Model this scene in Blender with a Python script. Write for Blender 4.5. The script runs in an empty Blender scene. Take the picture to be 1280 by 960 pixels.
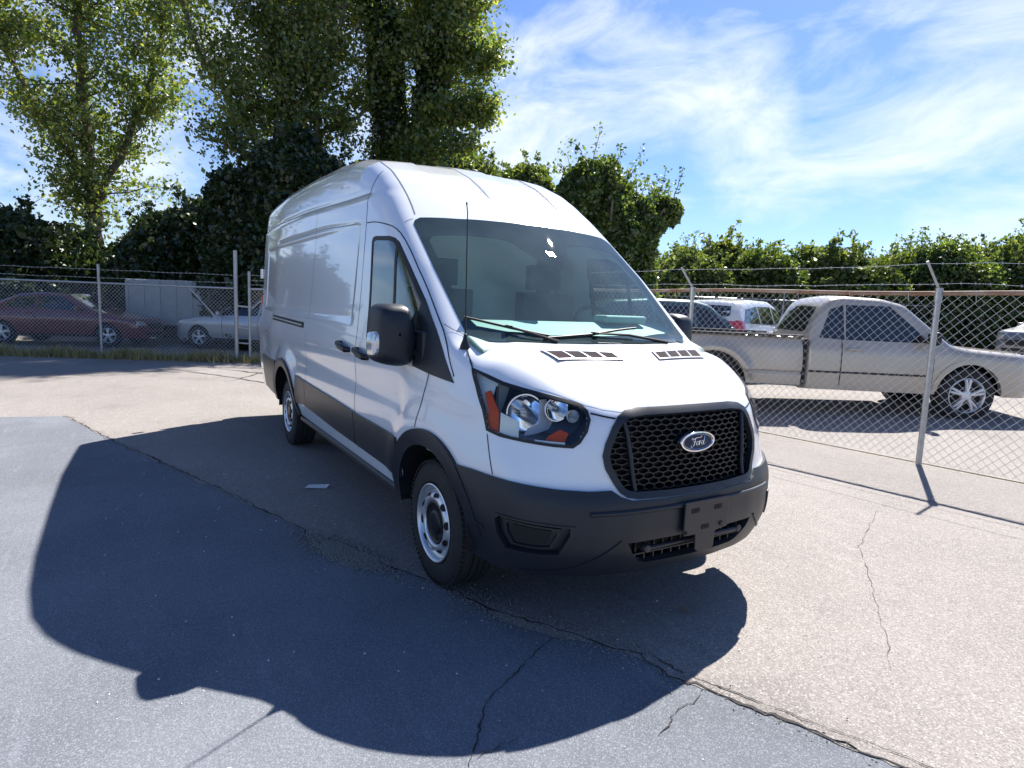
import bpy, bmesh, math, random
import numpy as np
from mathutils import Vector, Matrix
from mathutils.geometry import delaunay_2d_cdt

sc = bpy.context.scene
COL = sc.collection
rng = np.random.default_rng(7)
random.seed(7)
R = math.radians

# ------------------------------------------------------------------ camera
CAM = np.array([3.0633, -2.3792, 1.5816])
YAW, PITCH, ROLL, FPX = 2.5899, 0.1273, 0.0394, 776.13
fwd = np.array([math.cos(YAW)*math.cos(PITCH), math.sin(YAW)*math.cos(PITCH), -math.sin(PITCH)])
r0 = np.cross(fwd, [0, 0, 1]); r0 /= np.linalg.norm(r0); u0 = np.cross(r0, fwd)
rgt = r0*math.cos(ROLL)+u0*math.sin(ROLL); upv = -r0*math.sin(ROLL)+u0*math.cos(ROLL)
cam_d = bpy.data.cameras.new('camera'); cam = bpy.data.objects.new('camera', cam_d); COL.objects.link(cam)
cam.matrix_world = Matrix(((rgt[0], upv[0], -fwd[0], CAM[0]), (rgt[1], upv[1], -fwd[1], CAM[1]), (rgt[2], upv[2], -fwd[2], CAM[2]), (0, 0, 0, 1)))
cam_d.sensor_width = 36; cam_d.lens = 36*FPX/1280; cam_d.clip_start = .05; cam_d.clip_end = 2000
sc.camera = cam

# ------------------------------------------------------------------ light
SUN = Vector((-.33, .585, .742)).normalized()
sl = bpy.data.lights.new('sun', 'SUN'); sl.energy = 5.0; sl.angle = R(.53); sl.color = (1, .955, .89)
so = bpy.data.objects.new('sun', sl); COL.objects.link(so)
so.rotation_euler = SUN.to_track_quat('Z', 'Y').to_euler(); so.location = (0, 0, 20)
sc.view_settings.view_transform = 'Standard'; sc.view_settings.look = 'None'
sc.view_settings.gamma = 1; sc.view_settings.exposure = 1.22
w = bpy.data.worlds.new('World'); sc.world = w; w.use_nodes = True
nt = w.node_tree; N = nt.nodes; L = nt.links
N.clear()
def wn(t, **k):
    n = N.new(t)
    for a, b in k.items(): setattr(n, a, b)
    return n
def wmath(op, a, b=None, clamp=False):
    n = wn('ShaderNodeMath', operation=op, use_clamp=clamp)
    for i, v in enumerate((a, b)):
        if v is None: continue
        if isinstance(v, (int, float)): n.inputs[i].default_value = v
        else: L.new(v, n.inputs[i])
    return n.outputs[0]
sky = wn('ShaderNodeTexSky', sky_type='NISHITA', sun_disc=False)
sky.sun_elevation = math.asin(SUN.z); sky.sun_rotation = math.atan2(SUN.x, SUN.y)
sky.air_density = 1.0; sky.dust_density = .25; sky.ozone_density = 2.6
tc = wn('ShaderNodeTexCoord')
def blob(d, lo, hi):
    n = wn('ShaderNodeVectorMath', operation='DOT_PRODUCT'); L.new(tc.outputs['Generated'], n.inputs[0])
    v = Vector(d).normalized(); n.inputs[1].default_value = v
    m = wn('ShaderNodeMapRange', interpolation_type='SMOOTHSTEP'); L.new(n.outputs['Value'], m.inputs['Value'])
    m.inputs['From Min'].default_value = lo; m.inputs['From Max'].default_value = hi
    return m.outputs[0]
def skydir(px, py):
    return tuple(fwd + rgt*(px-640)/FPX + upv*(480-py)/FPX)
# cirrus: noise stretched along the wind, denser in a few banks
mp = wn('ShaderNodeMapping'); L.new(tc.outputs['Generated'], mp.inputs[0])
mp.inputs['Rotation'].default_value = (R(12), R(-16), R(38)); mp.inputs['Scale'].default_value = (1.1, 3.0, 5.2)
nz = wn('ShaderNodeTexNoise'); L.new(mp.outputs[0], nz.inputs['Vector'])
nz.inputs['Scale'].default_value = 2.3; nz.inputs['Detail'].default_value = 9; nz.inputs['Roughness'].default_value = .62; nz.inputs['Distortion'].default_value = .55
mask = None
for d, lo, hi in ((skydir(705, 135), math.cos(.22), 1.0), (skydir(790, 165), math.cos(.24), 1.0), (skydir(900, 150), math.cos(.19), 1.0), (skydir(640, 170), math.cos(.18), 1.0),
                  (skydir(995, 232), math.cos(.12), 1.0), (skydir(400, 80), math.cos(.40), 1.0), (skydir(1200, 120), math.cos(.3), 1.0), (skydir(60, 150), math.cos(.4), 1.0),
                  ((-.6, -.75, .4), math.cos(.5), 1.0),):  # last bank is unseen, kept off frame to brighten the van's shaded side
    b = blob(d, lo, hi)
    mask = b if mask is None else wmath('MAXIMUM', mask, b)
thr = wmath('SUBTRACT', .72, wmath('MULTIPLY', mask, .40))
cl = wmath('MULTIPLY', wmath('SUBTRACT', nz.outputs['Fac'], thr), 2.5, True)
cl = wmath('POWER', cl, 1.1)
cl = wmath('MULTIPLY', cl, .92)
mix = wn('ShaderNodeMix', data_type='RGBA'); L.new(cl, mix.inputs[0]); 
tint = wn('ShaderNodeMix', data_type='RGBA', blend_type='MULTIPLY'); tint.inputs[0].default_value = 1
L.new(sky.outputs[0], tint.inputs[6]); tint.inputs[7].default_value = (.86, 1.02, 1.36, 1)
L.new(tint.outputs[2], mix.inputs[6]); mix.inputs[7].default_value = (9.6, 10.2, 11, 1)
bg = wn('ShaderNodeBackground'); bg.inputs['Strength'].default_value = .05
L.new(mix.outputs[2], bg.inputs['Color'])
wo = wn('ShaderNodeOutputWorld'); L.new(bg.outputs[0], wo.inputs[0])

# ------------------------------------------------------------------ materials
def mat(name, col, rough=.6, metal=0, coat=0, spec=.5, noise=None, bump=None, sheen=0):
    """noise=(scale, amount, colour2); bump=(scale, strength)"""
    m = bpy.data.materials.new(name); m.use_nodes = True
    n = m.node_tree.nodes; l = m.node_tree.links; b = n['Principled BSDF']
    b.inputs['Base Color'].default_value = (*col, 1); b.inputs['Roughness'].default_value = rough
    b.inputs['Metallic'].default_value = metal; b.inputs['Coat Weight'].default_value = coat; b.inputs['Coat Roughness'].default_value = .03
    b.inputs['Specular IOR Level'].default_value = spec
    t = n.new('ShaderNodeTexCoord')
    if noise:
        x = n.new('ShaderNodeTexNoise'); x.inputs['Scale'].default_value = noise[0]; x.inputs['Detail'].default_value = 6; l.new(t.outputs['Object'], x.inputs['Vector'])
        r = n.new('ShaderNodeMapRange'); r.inputs['From Min'].default_value = .35; r.inputs['From Max'].default_value = .7; r.inputs['To Max'].default_value = noise[1]; l.new(x.outputs['Fac'], r.inputs['Value'])
        c = n.new('ShaderNodeMix'); c.data_type = 'RGBA'; c.inputs[6].default_value = (*col, 1); c.inputs[7].default_value = (*noise[2], 1)
        l.new(r.outputs[0], c.inputs[0]); l.new(c.outputs[2], b.inputs['Base Color'])
    if bump:
        x = n.new('ShaderNodeTexNoise'); x.inputs['Scale'].default_value = bump[0]; x.inputs['Detail'].default_value = 3; l.new(t.outputs['Object'], x.inputs['Vector'])
        q = n.new('ShaderNodeBump'); q.inputs['Strength'].default_value = bump[1]; q.inputs['Distance'].default_value = .01; l.new(x.outputs['Fac'], q.inputs['Height']); l.new(q.outputs[0], b.inputs['Normal'])
    return m
def glass_mat(name, tint, refl=1.0, dust=.03, dustcol=(.5, .6, .6), ior=1.5, rough=.0):
    m = bpy.data.materials.new(name); m.use_nodes = True
    n = m.node_tree.nodes; l = m.node_tree.links; n.remove(n['Principled BSDF']); o = n['Material Output']
    tr = n.new('ShaderNodeBsdfTransparent'); tr.inputs[0].default_value = (*tint, 1)
    df = n.new('ShaderNodeBsdfDiffuse'); df.inputs[0].default_value = (*dustcol, 1)
    gl = n.new('ShaderNodeBsdfGlossy'); gl.inputs['Roughness'].default_value = rough
    fr = n.new('ShaderNodeFresnel'); ge = n.new('ShaderNodeNewGeometry'); io = n.new('ShaderNodeMapRange')
    io.inputs['To Min'].default_value = ior; io.inputs['To Max'].default_value = 1/ior; l.new(ge.outputs['Backfacing'], io.inputs['Value']); l.new(io.outputs[0], fr.inputs[0])
    ml = n.new('ShaderNodeMath'); ml.operation = 'MULTIPLY'; ml.use_clamp = True; ml.inputs[1].default_value = refl; l.new(fr.outputs[0], ml.inputs[0])
    a = n.new('ShaderNodeMixShader'); a.inputs[0].default_value = dust; l.new(tr.outputs[0], a.inputs[1]); l.new(df.outputs[0], a.inputs[2])
    if dust > .02:
        tx = n.new('ShaderNodeTexNoise'); tx.inputs['Scale'].default_value = 3; tx.inputs['Detail'].default_value = 8
        tcn = n.new('ShaderNodeTexCoord'); l.new(tcn.outputs['Object'], tx.inputs['Vector'])
        mm = n.new('ShaderNodeMath'); mm.operation = 'MULTIPLY'; mm.inputs[1].default_value = dust*2; l.new(tx.outputs['Fac'], mm.inputs[0]); l.new(mm.outputs[0], a.inputs[0])
    b = n.new('ShaderNodeMixShader'); l.new(ml.outputs[0], b.inputs[0]); l.new(a.outputs[0], b.inputs[1]); l.new(gl.outputs[0], b.inputs[2])
    l.new(b.outputs[0], o.inputs[0])
    return m
M = {}
M['white'] = mat('white_paint', (.84, .85, .87), .2, coat=1.0, noise=(2.6, .16, (.70, .71, .71)))
M['plastic'] = mat('grey_plastic', (.012, .016, .023), .44, noise=(5, .45, (.026, .029, .034)), bump=(420, .06))
M['cladding'] = mat('cladding_plastic', (.022, .025, .030), .38, noise=(3, .5, (.042, .040, .037)), bump=(420, .06))
M['black'] = mat('black_ceramic_edge', (.012, .014, .016), .95, spec=.0)
M['matt'] = mat('matt_black', (.006, .006, .007), .7)
M['seal'] = mat('rubber_seal', (.012, .013, .015), .55)
M['tyre'] = mat('tyre_rubber', (.016, .016, .017), .75, noise=(9, .5, (.035, .033, .03)), bump=(60, .15))
M['rim'] = mat('steel_rim', (.74, .76, .79), .36, metal=.75, noise=(12, .25, (.4, .4, .41)))
M['chrome'] = mat('chrome', (.9, .92, .95), .05, metal=1)
M['satin'] = mat('satin_silver', (.55, .57, .6), .3, metal=.9)
M['amber'] = mat('amber_lens', (.50, .055, .006), .4, spec=.1, noise=(60, .4, (.35, .03, .004)))
M['cream'] = mat('side_reflector', (.62, .58, .50), .2, metal=.35)
M['lens'] = glass_mat('clear_lens', (.97, .985, 1), .55, .004)
M['housing'] = mat('lamp_housing', (.010, .022, .05), .45)
M['screen'] = glass_mat('windscreen_glass', (.80, .96, .96), .85, .075, (.38, .58, .62), rough=.006)
M['sideglass'] = glass_mat('side_glass', (.50, .58, .56), 2.2, .01)
M['dash'] = mat('dashboard_vinyl', (.20, .33, .27), .6, bump=(200, .1))
M['seat'] = mat('seat_fabric', (.06, .065, .07), .9, bump=(300, .2))
M['liner'] = mat('cab_lining', (.60, .68, .68), .9)
M['groove2'] = mat('roof_seam_and_edge_shade', (.10, .105, .11), .6)  # roof seam colour, also painted shade along the roof channels
M['bracket'] = mat('lamp_bracket', (.78, .80, .84), .25, metal=.2)
M['groove'] = mat('groove_shade', (.30, .31, .31), .6)  # grey of the shade painted into the side grooves
M['meshblack'] = mat('grille_plastic', (.006, .007, .009), .4)
M['mirlamp'] = mat('mirror_lamp', (.75,.76,.76), .12, metal=.5, coat=1, noise=(22, .6, (.35,.38,.42)))
M['blue'] = mat('badge_blue', (.008, .016, .055), .35, spec=.3)
M['redgrille'] = mat('vent_mesh', (.034, .033, .037), .9, spec=.1, noise=(7, .6, (.07, .03, .028)))
M['galv'] = mat('galvanised_steel', (.42, .43, .44), .45, metal=.65, noise=(14, .5, (.25, .25, .24)))
M['rust'] = mat('rusty_rail', (.20, .10, .055), .8, noise=(5, .9, (.36, .30, .25)), bump=(60, .3))
M['wire'] = mat('fence_wire', (.55, .56, .56), .5, metal=.5)
M['darkwin'] = mat('dark_window', (.012, .016, .02), .05, coat=1)
M['red'] = mat('red_lens', (.50, .012, .015), .12, coat=1)
M['bark'] = mat('bark', (.085, .065, .05), .95, noise=(5, .7, (.16, .14, .12)), bump=(18, .8))
M['tar'] = mat('tar_seal', (.030, .030, .033), .6)
M['crack'] = mat('crack_dirt', (.035, .032, .03), .95)
M['off_white'] = mat('off_white_matt', (.85, .82, .78), .7)
M['twig'] = mat('dry_twig', (.25, .17, .10), .9)
M['pebble'] = mat('pebbles', (.30, .27, .23), .9, noise=(80, .8, (.14, .13, .12)))
def leaf_mat(name, c1, c2, c3, trans=.55):
    m = bpy.data.materials.new(name); m.use_nodes = True
    n = m.node_tree.nodes; l = m.node_tree.links; n.remove(n['Principled BSDF']); o = n['Material Output']
    g = n.new('ShaderNodeNewGeometry'); r = n.new('ShaderNodeValToRGB'); l.new(g.outputs['Random Per Island'], r.inputs[0])
    e = r.color_ramp.elements; e[0].color = (*c1, 1); e[1].color = (*c3, 1); e[1].position = .97
    x = r.color_ramp.elements.new(.6); x.color = (*c2, 1)
    d = n.new('ShaderNodeBsdfDiffuse'); t = n.new('ShaderNodeBsdfTranslucent'); l.new(r.outputs[0], d.inputs[0])
    h = n.new('ShaderNodeMix'); h.data_type = 'RGBA'; h.blend_type = 'MULTIPLY'; h.inputs[0].default_value = 1; l.new(r.outputs[0], h.inputs[6]); h.inputs[7].default_value = (1.45, 1.4, .7, 1); l.new(h.outputs[2], t.inputs[0])
    gl = n.new('ShaderNodeBsdfGlossy'); gl.inputs['Roughness'].default_value = .4
    a = n.new('ShaderNodeMixShader'); a.inputs[0].default_value = trans; l.new(d.outputs[0], a.inputs[1]); l.new(t.outputs[0], a.inputs[2])
    b = n.new('ShaderNodeMixShader'); b.inputs[0].default_value = .06; l.new(a.outputs[0], b.inputs[1]); l.new(gl.outputs[0], b.inputs[2])
    l.new(b.outputs[0], o.inputs[0]); return m
M['leaf_tall'] = leaf_mat('cottonwood_leaves', (.065, .115, .030), (.135, .200, .048), (.30, .32, .08))
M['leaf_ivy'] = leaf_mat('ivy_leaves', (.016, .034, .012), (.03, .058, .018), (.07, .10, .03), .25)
M['leaf_bush'] = leaf_mat('vine_leaves', (.045, .085, .018), (.095, .155, .03), (.22, .28, .07), .5)
M['leaf_hedge'] = leaf_mat('hedge_leaves', (.05, .085, .02), (.11, .165, .035), (.24, .28, .08), .45)
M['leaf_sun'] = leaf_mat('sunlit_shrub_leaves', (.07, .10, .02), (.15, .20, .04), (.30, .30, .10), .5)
M['weeds'] = leaf_mat('dry_weeds', (.22, .20, .08), (.38, .31, .14), (.5, .42, .2), .3)

def ground_mat(name, c1, c2, spk, spk_sc, spk_amt, patch_sc=.6, rough=.9, bump=.5, patch=(1, 1, 1)):
    m = bpy.data.materials.new(name); m.use_nodes = True
    n = m.node_tree.nodes; l = m.node_tree.links; b = n['Principled BSDF']; b.inputs['Roughness'].default_value = rough
    b.inputs['Specular IOR Level'].default_value = .35
    t = n.new('ShaderNodeTexCoord')
    def nz(s, d=5, ro=.55):
        x = n.new('ShaderNodeTexNoise'); x.inputs['Scale'].default_value = s; x.inputs['Detail'].default_value = d; x.inputs['Roughness'].default_value = ro; l.new(t.outputs['Object'], x.inputs['Vector']); return x.outputs['Fac']
    def mr(v, a, c, lo=0, hi=1):
        x = n.new('ShaderNodeMapRange'); x.inputs['From Min'].default_value = a; x.inputs['From Max'].default_value = c; x.inputs['To Min'].default_value = lo; x.inputs['To Max'].default_value = hi; l.new(v, x.inputs['Value']); return x.outputs[0]
    def mx(f, a, c, bt='MIX'):
        x = n.new('ShaderNodeMix'); x.data_type = 'RGBA'; x.blend_type = bt
        for i, v in ((0, f), (6, a), (7, c)):
            if isinstance(v, tuple): x.inputs[i].default_value = (*v, 1)
            elif isinstance(v, (int, float)): x.inputs[i].default_value = v
            else: l.new(v, x.inputs[i])
        return x.outputs[2]
    base = mx(mr(nz(patch_sc, 7, .6), .35, .65), c1, c2)
    base = mx(mr(nz(2.6, 9, .7), .56, .72, 0, .6), base, tuple(v*.60 for v in c1))
    mpn = n.new('ShaderNodeMapping'); mpn.inputs['Scale'].default_value = (1.2, 9, 1); mpn.inputs['Rotation'].default_value = (0, 0, .5); l.new(t.outputs['Object'], mpn.inputs[0])
    st = n.new('ShaderNodeTexNoise'); st.inputs['Scale'].default_value = 1.1; st.inputs['Detail'].default_value = 8; st.inputs['Roughness'].default_value = .7; l.new(mpn.outputs[0], st.inputs['Vector'])
    base = mx(mr(st.outputs['Fac'], .56, .70, 0, .35), base, tuple(min(1, v*1.5) for v in c1))
    base = mx(mr(nz(.9, 4, .5), .60, .66, 0, .28), base, tuple(v*.45 for v in c1))
    v = n.new('ShaderNodeTexVoronoi'); v.inputs['Scale'].default_value = spk_sc; l.new(t.outputs['Object'], v.inputs['Vector'])
    hs = n.new('ShaderNodeSeparateColor'); l.new(v.outputs['Color'], hs.inputs[0])
    base = mx(mr(hs.outputs[0], .6, 1, 0, spk_amt), base, spk)
    base = mx(mr(hs.outputs[1], .66, 1, 0, spk_amt*.9), base, tuple(x*.33 for x in c1))
    l.new(base, b.inputs['Base Color'])
    q = n.new('ShaderNodeBump'); q.inputs['Strength'].default_value = bump; q.inputs['Distance'].default_value = .004
    ad = n.new('ShaderNodeMath'); l.new(hs.outputs[2], ad.inputs[0]); l.new(nz(90, 3), ad.inputs[1]); l.new(ad.outputs[0], q.inputs['Height']); l.new(q.outputs[0], b.inputs['Normal'])
    return m
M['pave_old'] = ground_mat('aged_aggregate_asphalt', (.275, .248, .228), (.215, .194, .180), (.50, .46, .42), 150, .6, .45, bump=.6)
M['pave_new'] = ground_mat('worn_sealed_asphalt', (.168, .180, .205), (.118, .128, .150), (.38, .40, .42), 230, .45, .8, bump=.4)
M['dirt'] = ground_mat('gravel_dirt', (.26, .22, .17), (.16, .15, .10), (.42, .37, .3), 30, .6, .3)

# ------------------------------------------------------------------ object helpers
def link(name, me, m=None, parent=None, kind=None, label=None):
    o = bpy.data.objects.new(name, me); COL.objects.link(o)
    if m: 
        if not me.materials: me.materials.append(M[m] if isinstance(m, str) else m)
    if parent: o.parent = parent
    if kind: o['kind'] = kind
    if label: o['label'] = label
    return o
def tag(o, label, cat=None, group=None):
    o['label'] = label
    if cat: o['category'] = cat
    if group: o['group'] = group
    return o
def thing(name, label, cat, loc=(0, 0, 0), rz=0, group=None):
    o = bpy.data.objects.new(name, None); COL.objects.link(o); o.location = loc; o.rotation_euler = (0, 0, rz)
    o.empty_display_size = .3
    return tag(o, label, cat, group)
class MB:
    def __init__(s): s.v = []; s.f = []; s.n = 0
    def add(s, V, Fc):
        V = np.asarray(V, float); s.v.append(V); s.f += [tuple(i+s.n for i in f) for f in Fc]; s.n += len(V); return s
    def box(s, c, d, rz=0, M3=None):
        d = np.array(d)/2; P = np.array([[x, y, z] for x in (-1, 1) for y in (-1, 1) for z in (-1, 1)])*d
        if rz: cs, sn = math.cos(rz), math.sin(rz); P = P@np.array([[cs, sn, 0], [-sn, cs, 0], [0, 0, 1]])
        if M3 is not None: P = P@np.array(M3)
        return s.add(P+np.array(c), [(0, 1, 3, 2), (4, 6, 7, 5), (0, 4, 5, 1), (2, 3, 7, 6), (0, 2, 6, 4), (1, 5, 7, 3)])
    def tube(s, P, r, k=8, caps=True, flat=None):
        P = np.asarray(P, float); n = len(P); r = np.broadcast_to(np.asarray(r, float), (n,))
        T = np.gradient(P, axis=0); T /= np.linalg.norm(T, axis=1)[:, None]+1e-12
        a = np.array([0, 0, 1.]) if abs(T[0][2]) < .9 else np.array([1., 0, 0])
        V = []; u = np.cross(T[0], a); u /= np.linalg.norm(u)
        for i in range(n):
            u = u-T[i]*(u@T[i]); u /= np.linalg.norm(u); w_ = np.cross(T[i], u)
            for j in range(k):
                t = 2*math.pi*j/k+math.pi/k; V.append(P[i]+r[i]*(u*math.cos(t)+w_*math.sin(t)*(flat or 1)))
        Fc = [(i*k+j, i*k+(j+1) % k, (i+1)*k+(j+1) % k, (i+1)*k+j) for i in range(n-1) for j in range(k)]
        if caps: Fc += [tuple(range(k-1, -1, -1)), tuple((n-1)*k+j for j in range(k))]
        return s.add(V, Fc)
    def lathe(s, prof, c=(0, 0, 0), axis='y', k=48, close=False):
        """prof: (along axis, radius)"""
        V = []; n = len(prof)
        for h, r in prof:
            for j in range(k):
                t = 2*math.pi*j/k; a, b = r*math.cos(t), r*math.sin(t)
                V.append((a, h, b) if axis == 'y' else ((h, a, b) if axis == 'x' else (a, b, h)))
        m = n if close else n-1
        return s.add(np.array(V)+np.array(c), [(i*k+j, i*k+(j+1) % k, ((i+1) % n)*k+(j+1) % k, ((i+1) % n)*k+j) for i in range(m) for j in range(k)])
    def prism(s, poly, base, ax):
        """poly: 3d points, extruded by vector ax"""
        P = np.asarray(poly, float)+np.array(base); Q = P+np.array(ax); n = len(P)
        return s.add(np.vstack([P, Q]), [tuple(range(n)), tuple(range(2*n-1, n-1, -1))]+[(i, (i+1) % n, n+(i+1) % n, n+i) for i in range(n)])
    def build(s, name, m, parent=None, smooth=False, bevel=0, kind=None, label=None, seg=2):
        me = bpy.data.meshes.new(name); me.from_pydata(np.vstack(s.v).tolist(), [], s.f); me.update()
        bm = bmesh.new(); bm.from_mesh(me); bmesh.ops.recalc_face_normals(bm, faces=bm.faces); bm.to_mesh(me); bm.free()
        o = link(name, me, m, parent, kind, label)
        if smooth:
            me.polygons.foreach_set('use_smooth', [True]*len(me.polygons)); me.set_sharp_from_angle(angle=R(38))
        if bevel:
            b = o.modifiers.new('bevel', 'BEVEL'); b.width = bevel; b.segments = seg; b.limit_method = 'ANGLE'; b.angle_limit = R(35)
            me.polygons.foreach_set('use_smooth', [True]*len(me.polygons)); me.set_sharp_from_angle(angle=R(50))
            o.modifiers.new('wn', 'WEIGHTED_NORMAL').keep_sharp = True
        return o
def resample(P, d, closed=True):
    P = [np.asarray(p, float) for p in P]; o = []
    n = len(P)
    for i in range(n if closed else n-1):
        a, b = P[i], P[(i+1) % n]; k = max(1, int(math.ceil(np.linalg.norm(b-a)/d)))
        for j in range(k): o.append(a+(b-a)*j/k)
    if not closed: o.append(P[-1])
    return np.array(o)
def chaikin(P, it=2, closed=True):
    P = np.asarray(P, float)
    for _ in range(it):
        if closed: Q = np.roll(P, -1, 0); P = np.stack([.75*P+.25*Q, .25*P+.75*Q], 1).reshape(-1, P.shape[1])
        else:
            A, B = P[:-1], P[1:]; X = np.stack([.75*A+.25*B, .25*A+.75*B], 1).reshape(-1, P.shape[1]); P = np.vstack([P[:1], X[1:-1], P[-1:]])
    return P
def inpoly(P, poly):
    P = np.asarray(P); x, y = P[..., 0], P[..., 1]; c = np.zeros(x.shape, bool); n = len(poly)
    for i in range(n):
        (x1, y1), (x2, y2) = poly[i], poly[(i+1) % n]
        k = ((y1 > y) != (y2 > y)); 
        if y2 != y1: c ^= k & (x < (x2-x1)*(y-y1)/(y2-y1)+x1)
    return c
def offset_poly(P, d):
    """inset by d (positive shrinks)"""
    P = np.asarray(P, float); area = .5*np.sum(P[:, 0]*np.roll(P[:, 1], -1)-np.roll(P[:, 0], -1)*P[:, 1]); sg = 1 if area > 0 else -1
    e = np.roll(P, -1, 0)-P; e /= np.linalg.norm(e, axis=1)[:, None]+1e-12; nrm = np.stack([-e[:, 1], e[:, 0]], 1)*sg
    m = nrm+np.roll(nrm, 1, 0); m /= np.maximum(np.sum(m*nrm, 1), .35)[:, None]
    return P+m*d

# ------------------------------------------------------------------ smooth implicit car bodies
def sm(tab, sig, n=3000, pad=.6):
    t = np.array(tab, float); a, b = t[0, 0]-pad, t[-1, 0]+pad
    xs = np.linspace(a, b, n); ys = np.interp(xs, t[:, 0], t[:, 1])
    s0 = (t[1, 1]-t[0, 1])/(t[1, 0]-t[0, 0]); s1 = (t[-1, 1]-t[-2, 1])/(t[-1, 0]-t[-2, 0])
    ys = np.where(xs < t[0, 0], t[0, 1]+s0*(xs-t[0, 0]), ys); ys = np.where(xs > t[-1, 0], t[-1, 1]+s1*(xs-t[-1, 0]), ys)
    dx = xs[1]-xs[0]; m = int(4*sig/dx)+1; k = np.exp(-.5*(np.arange(-m, m+1)*dx/sig)**2); k /= k.sum()
    yp = np.concatenate([ys[0]+(ys[1]-ys[0])*np.arange(-m, 0), ys, ys[-1]+(ys[-1]-ys[-2])*np.arange(1, m+1)])
    ys = np.convolve(yp, k, 'valid')
    return lambda x: np.interp(x, xs, ys)
def smax(a, b, k):
    h = np.maximum(k-np.abs(a-b), 0)/k
    return np.maximum(a, b)+h*h*k*.25
def sstep(a, b, x):
    t = np.clip((x-a)/(b-a), 0, 1); return t*t*(3-2*t)
def gs(x, w_): return np.exp(-(x/w_)**2)

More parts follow.
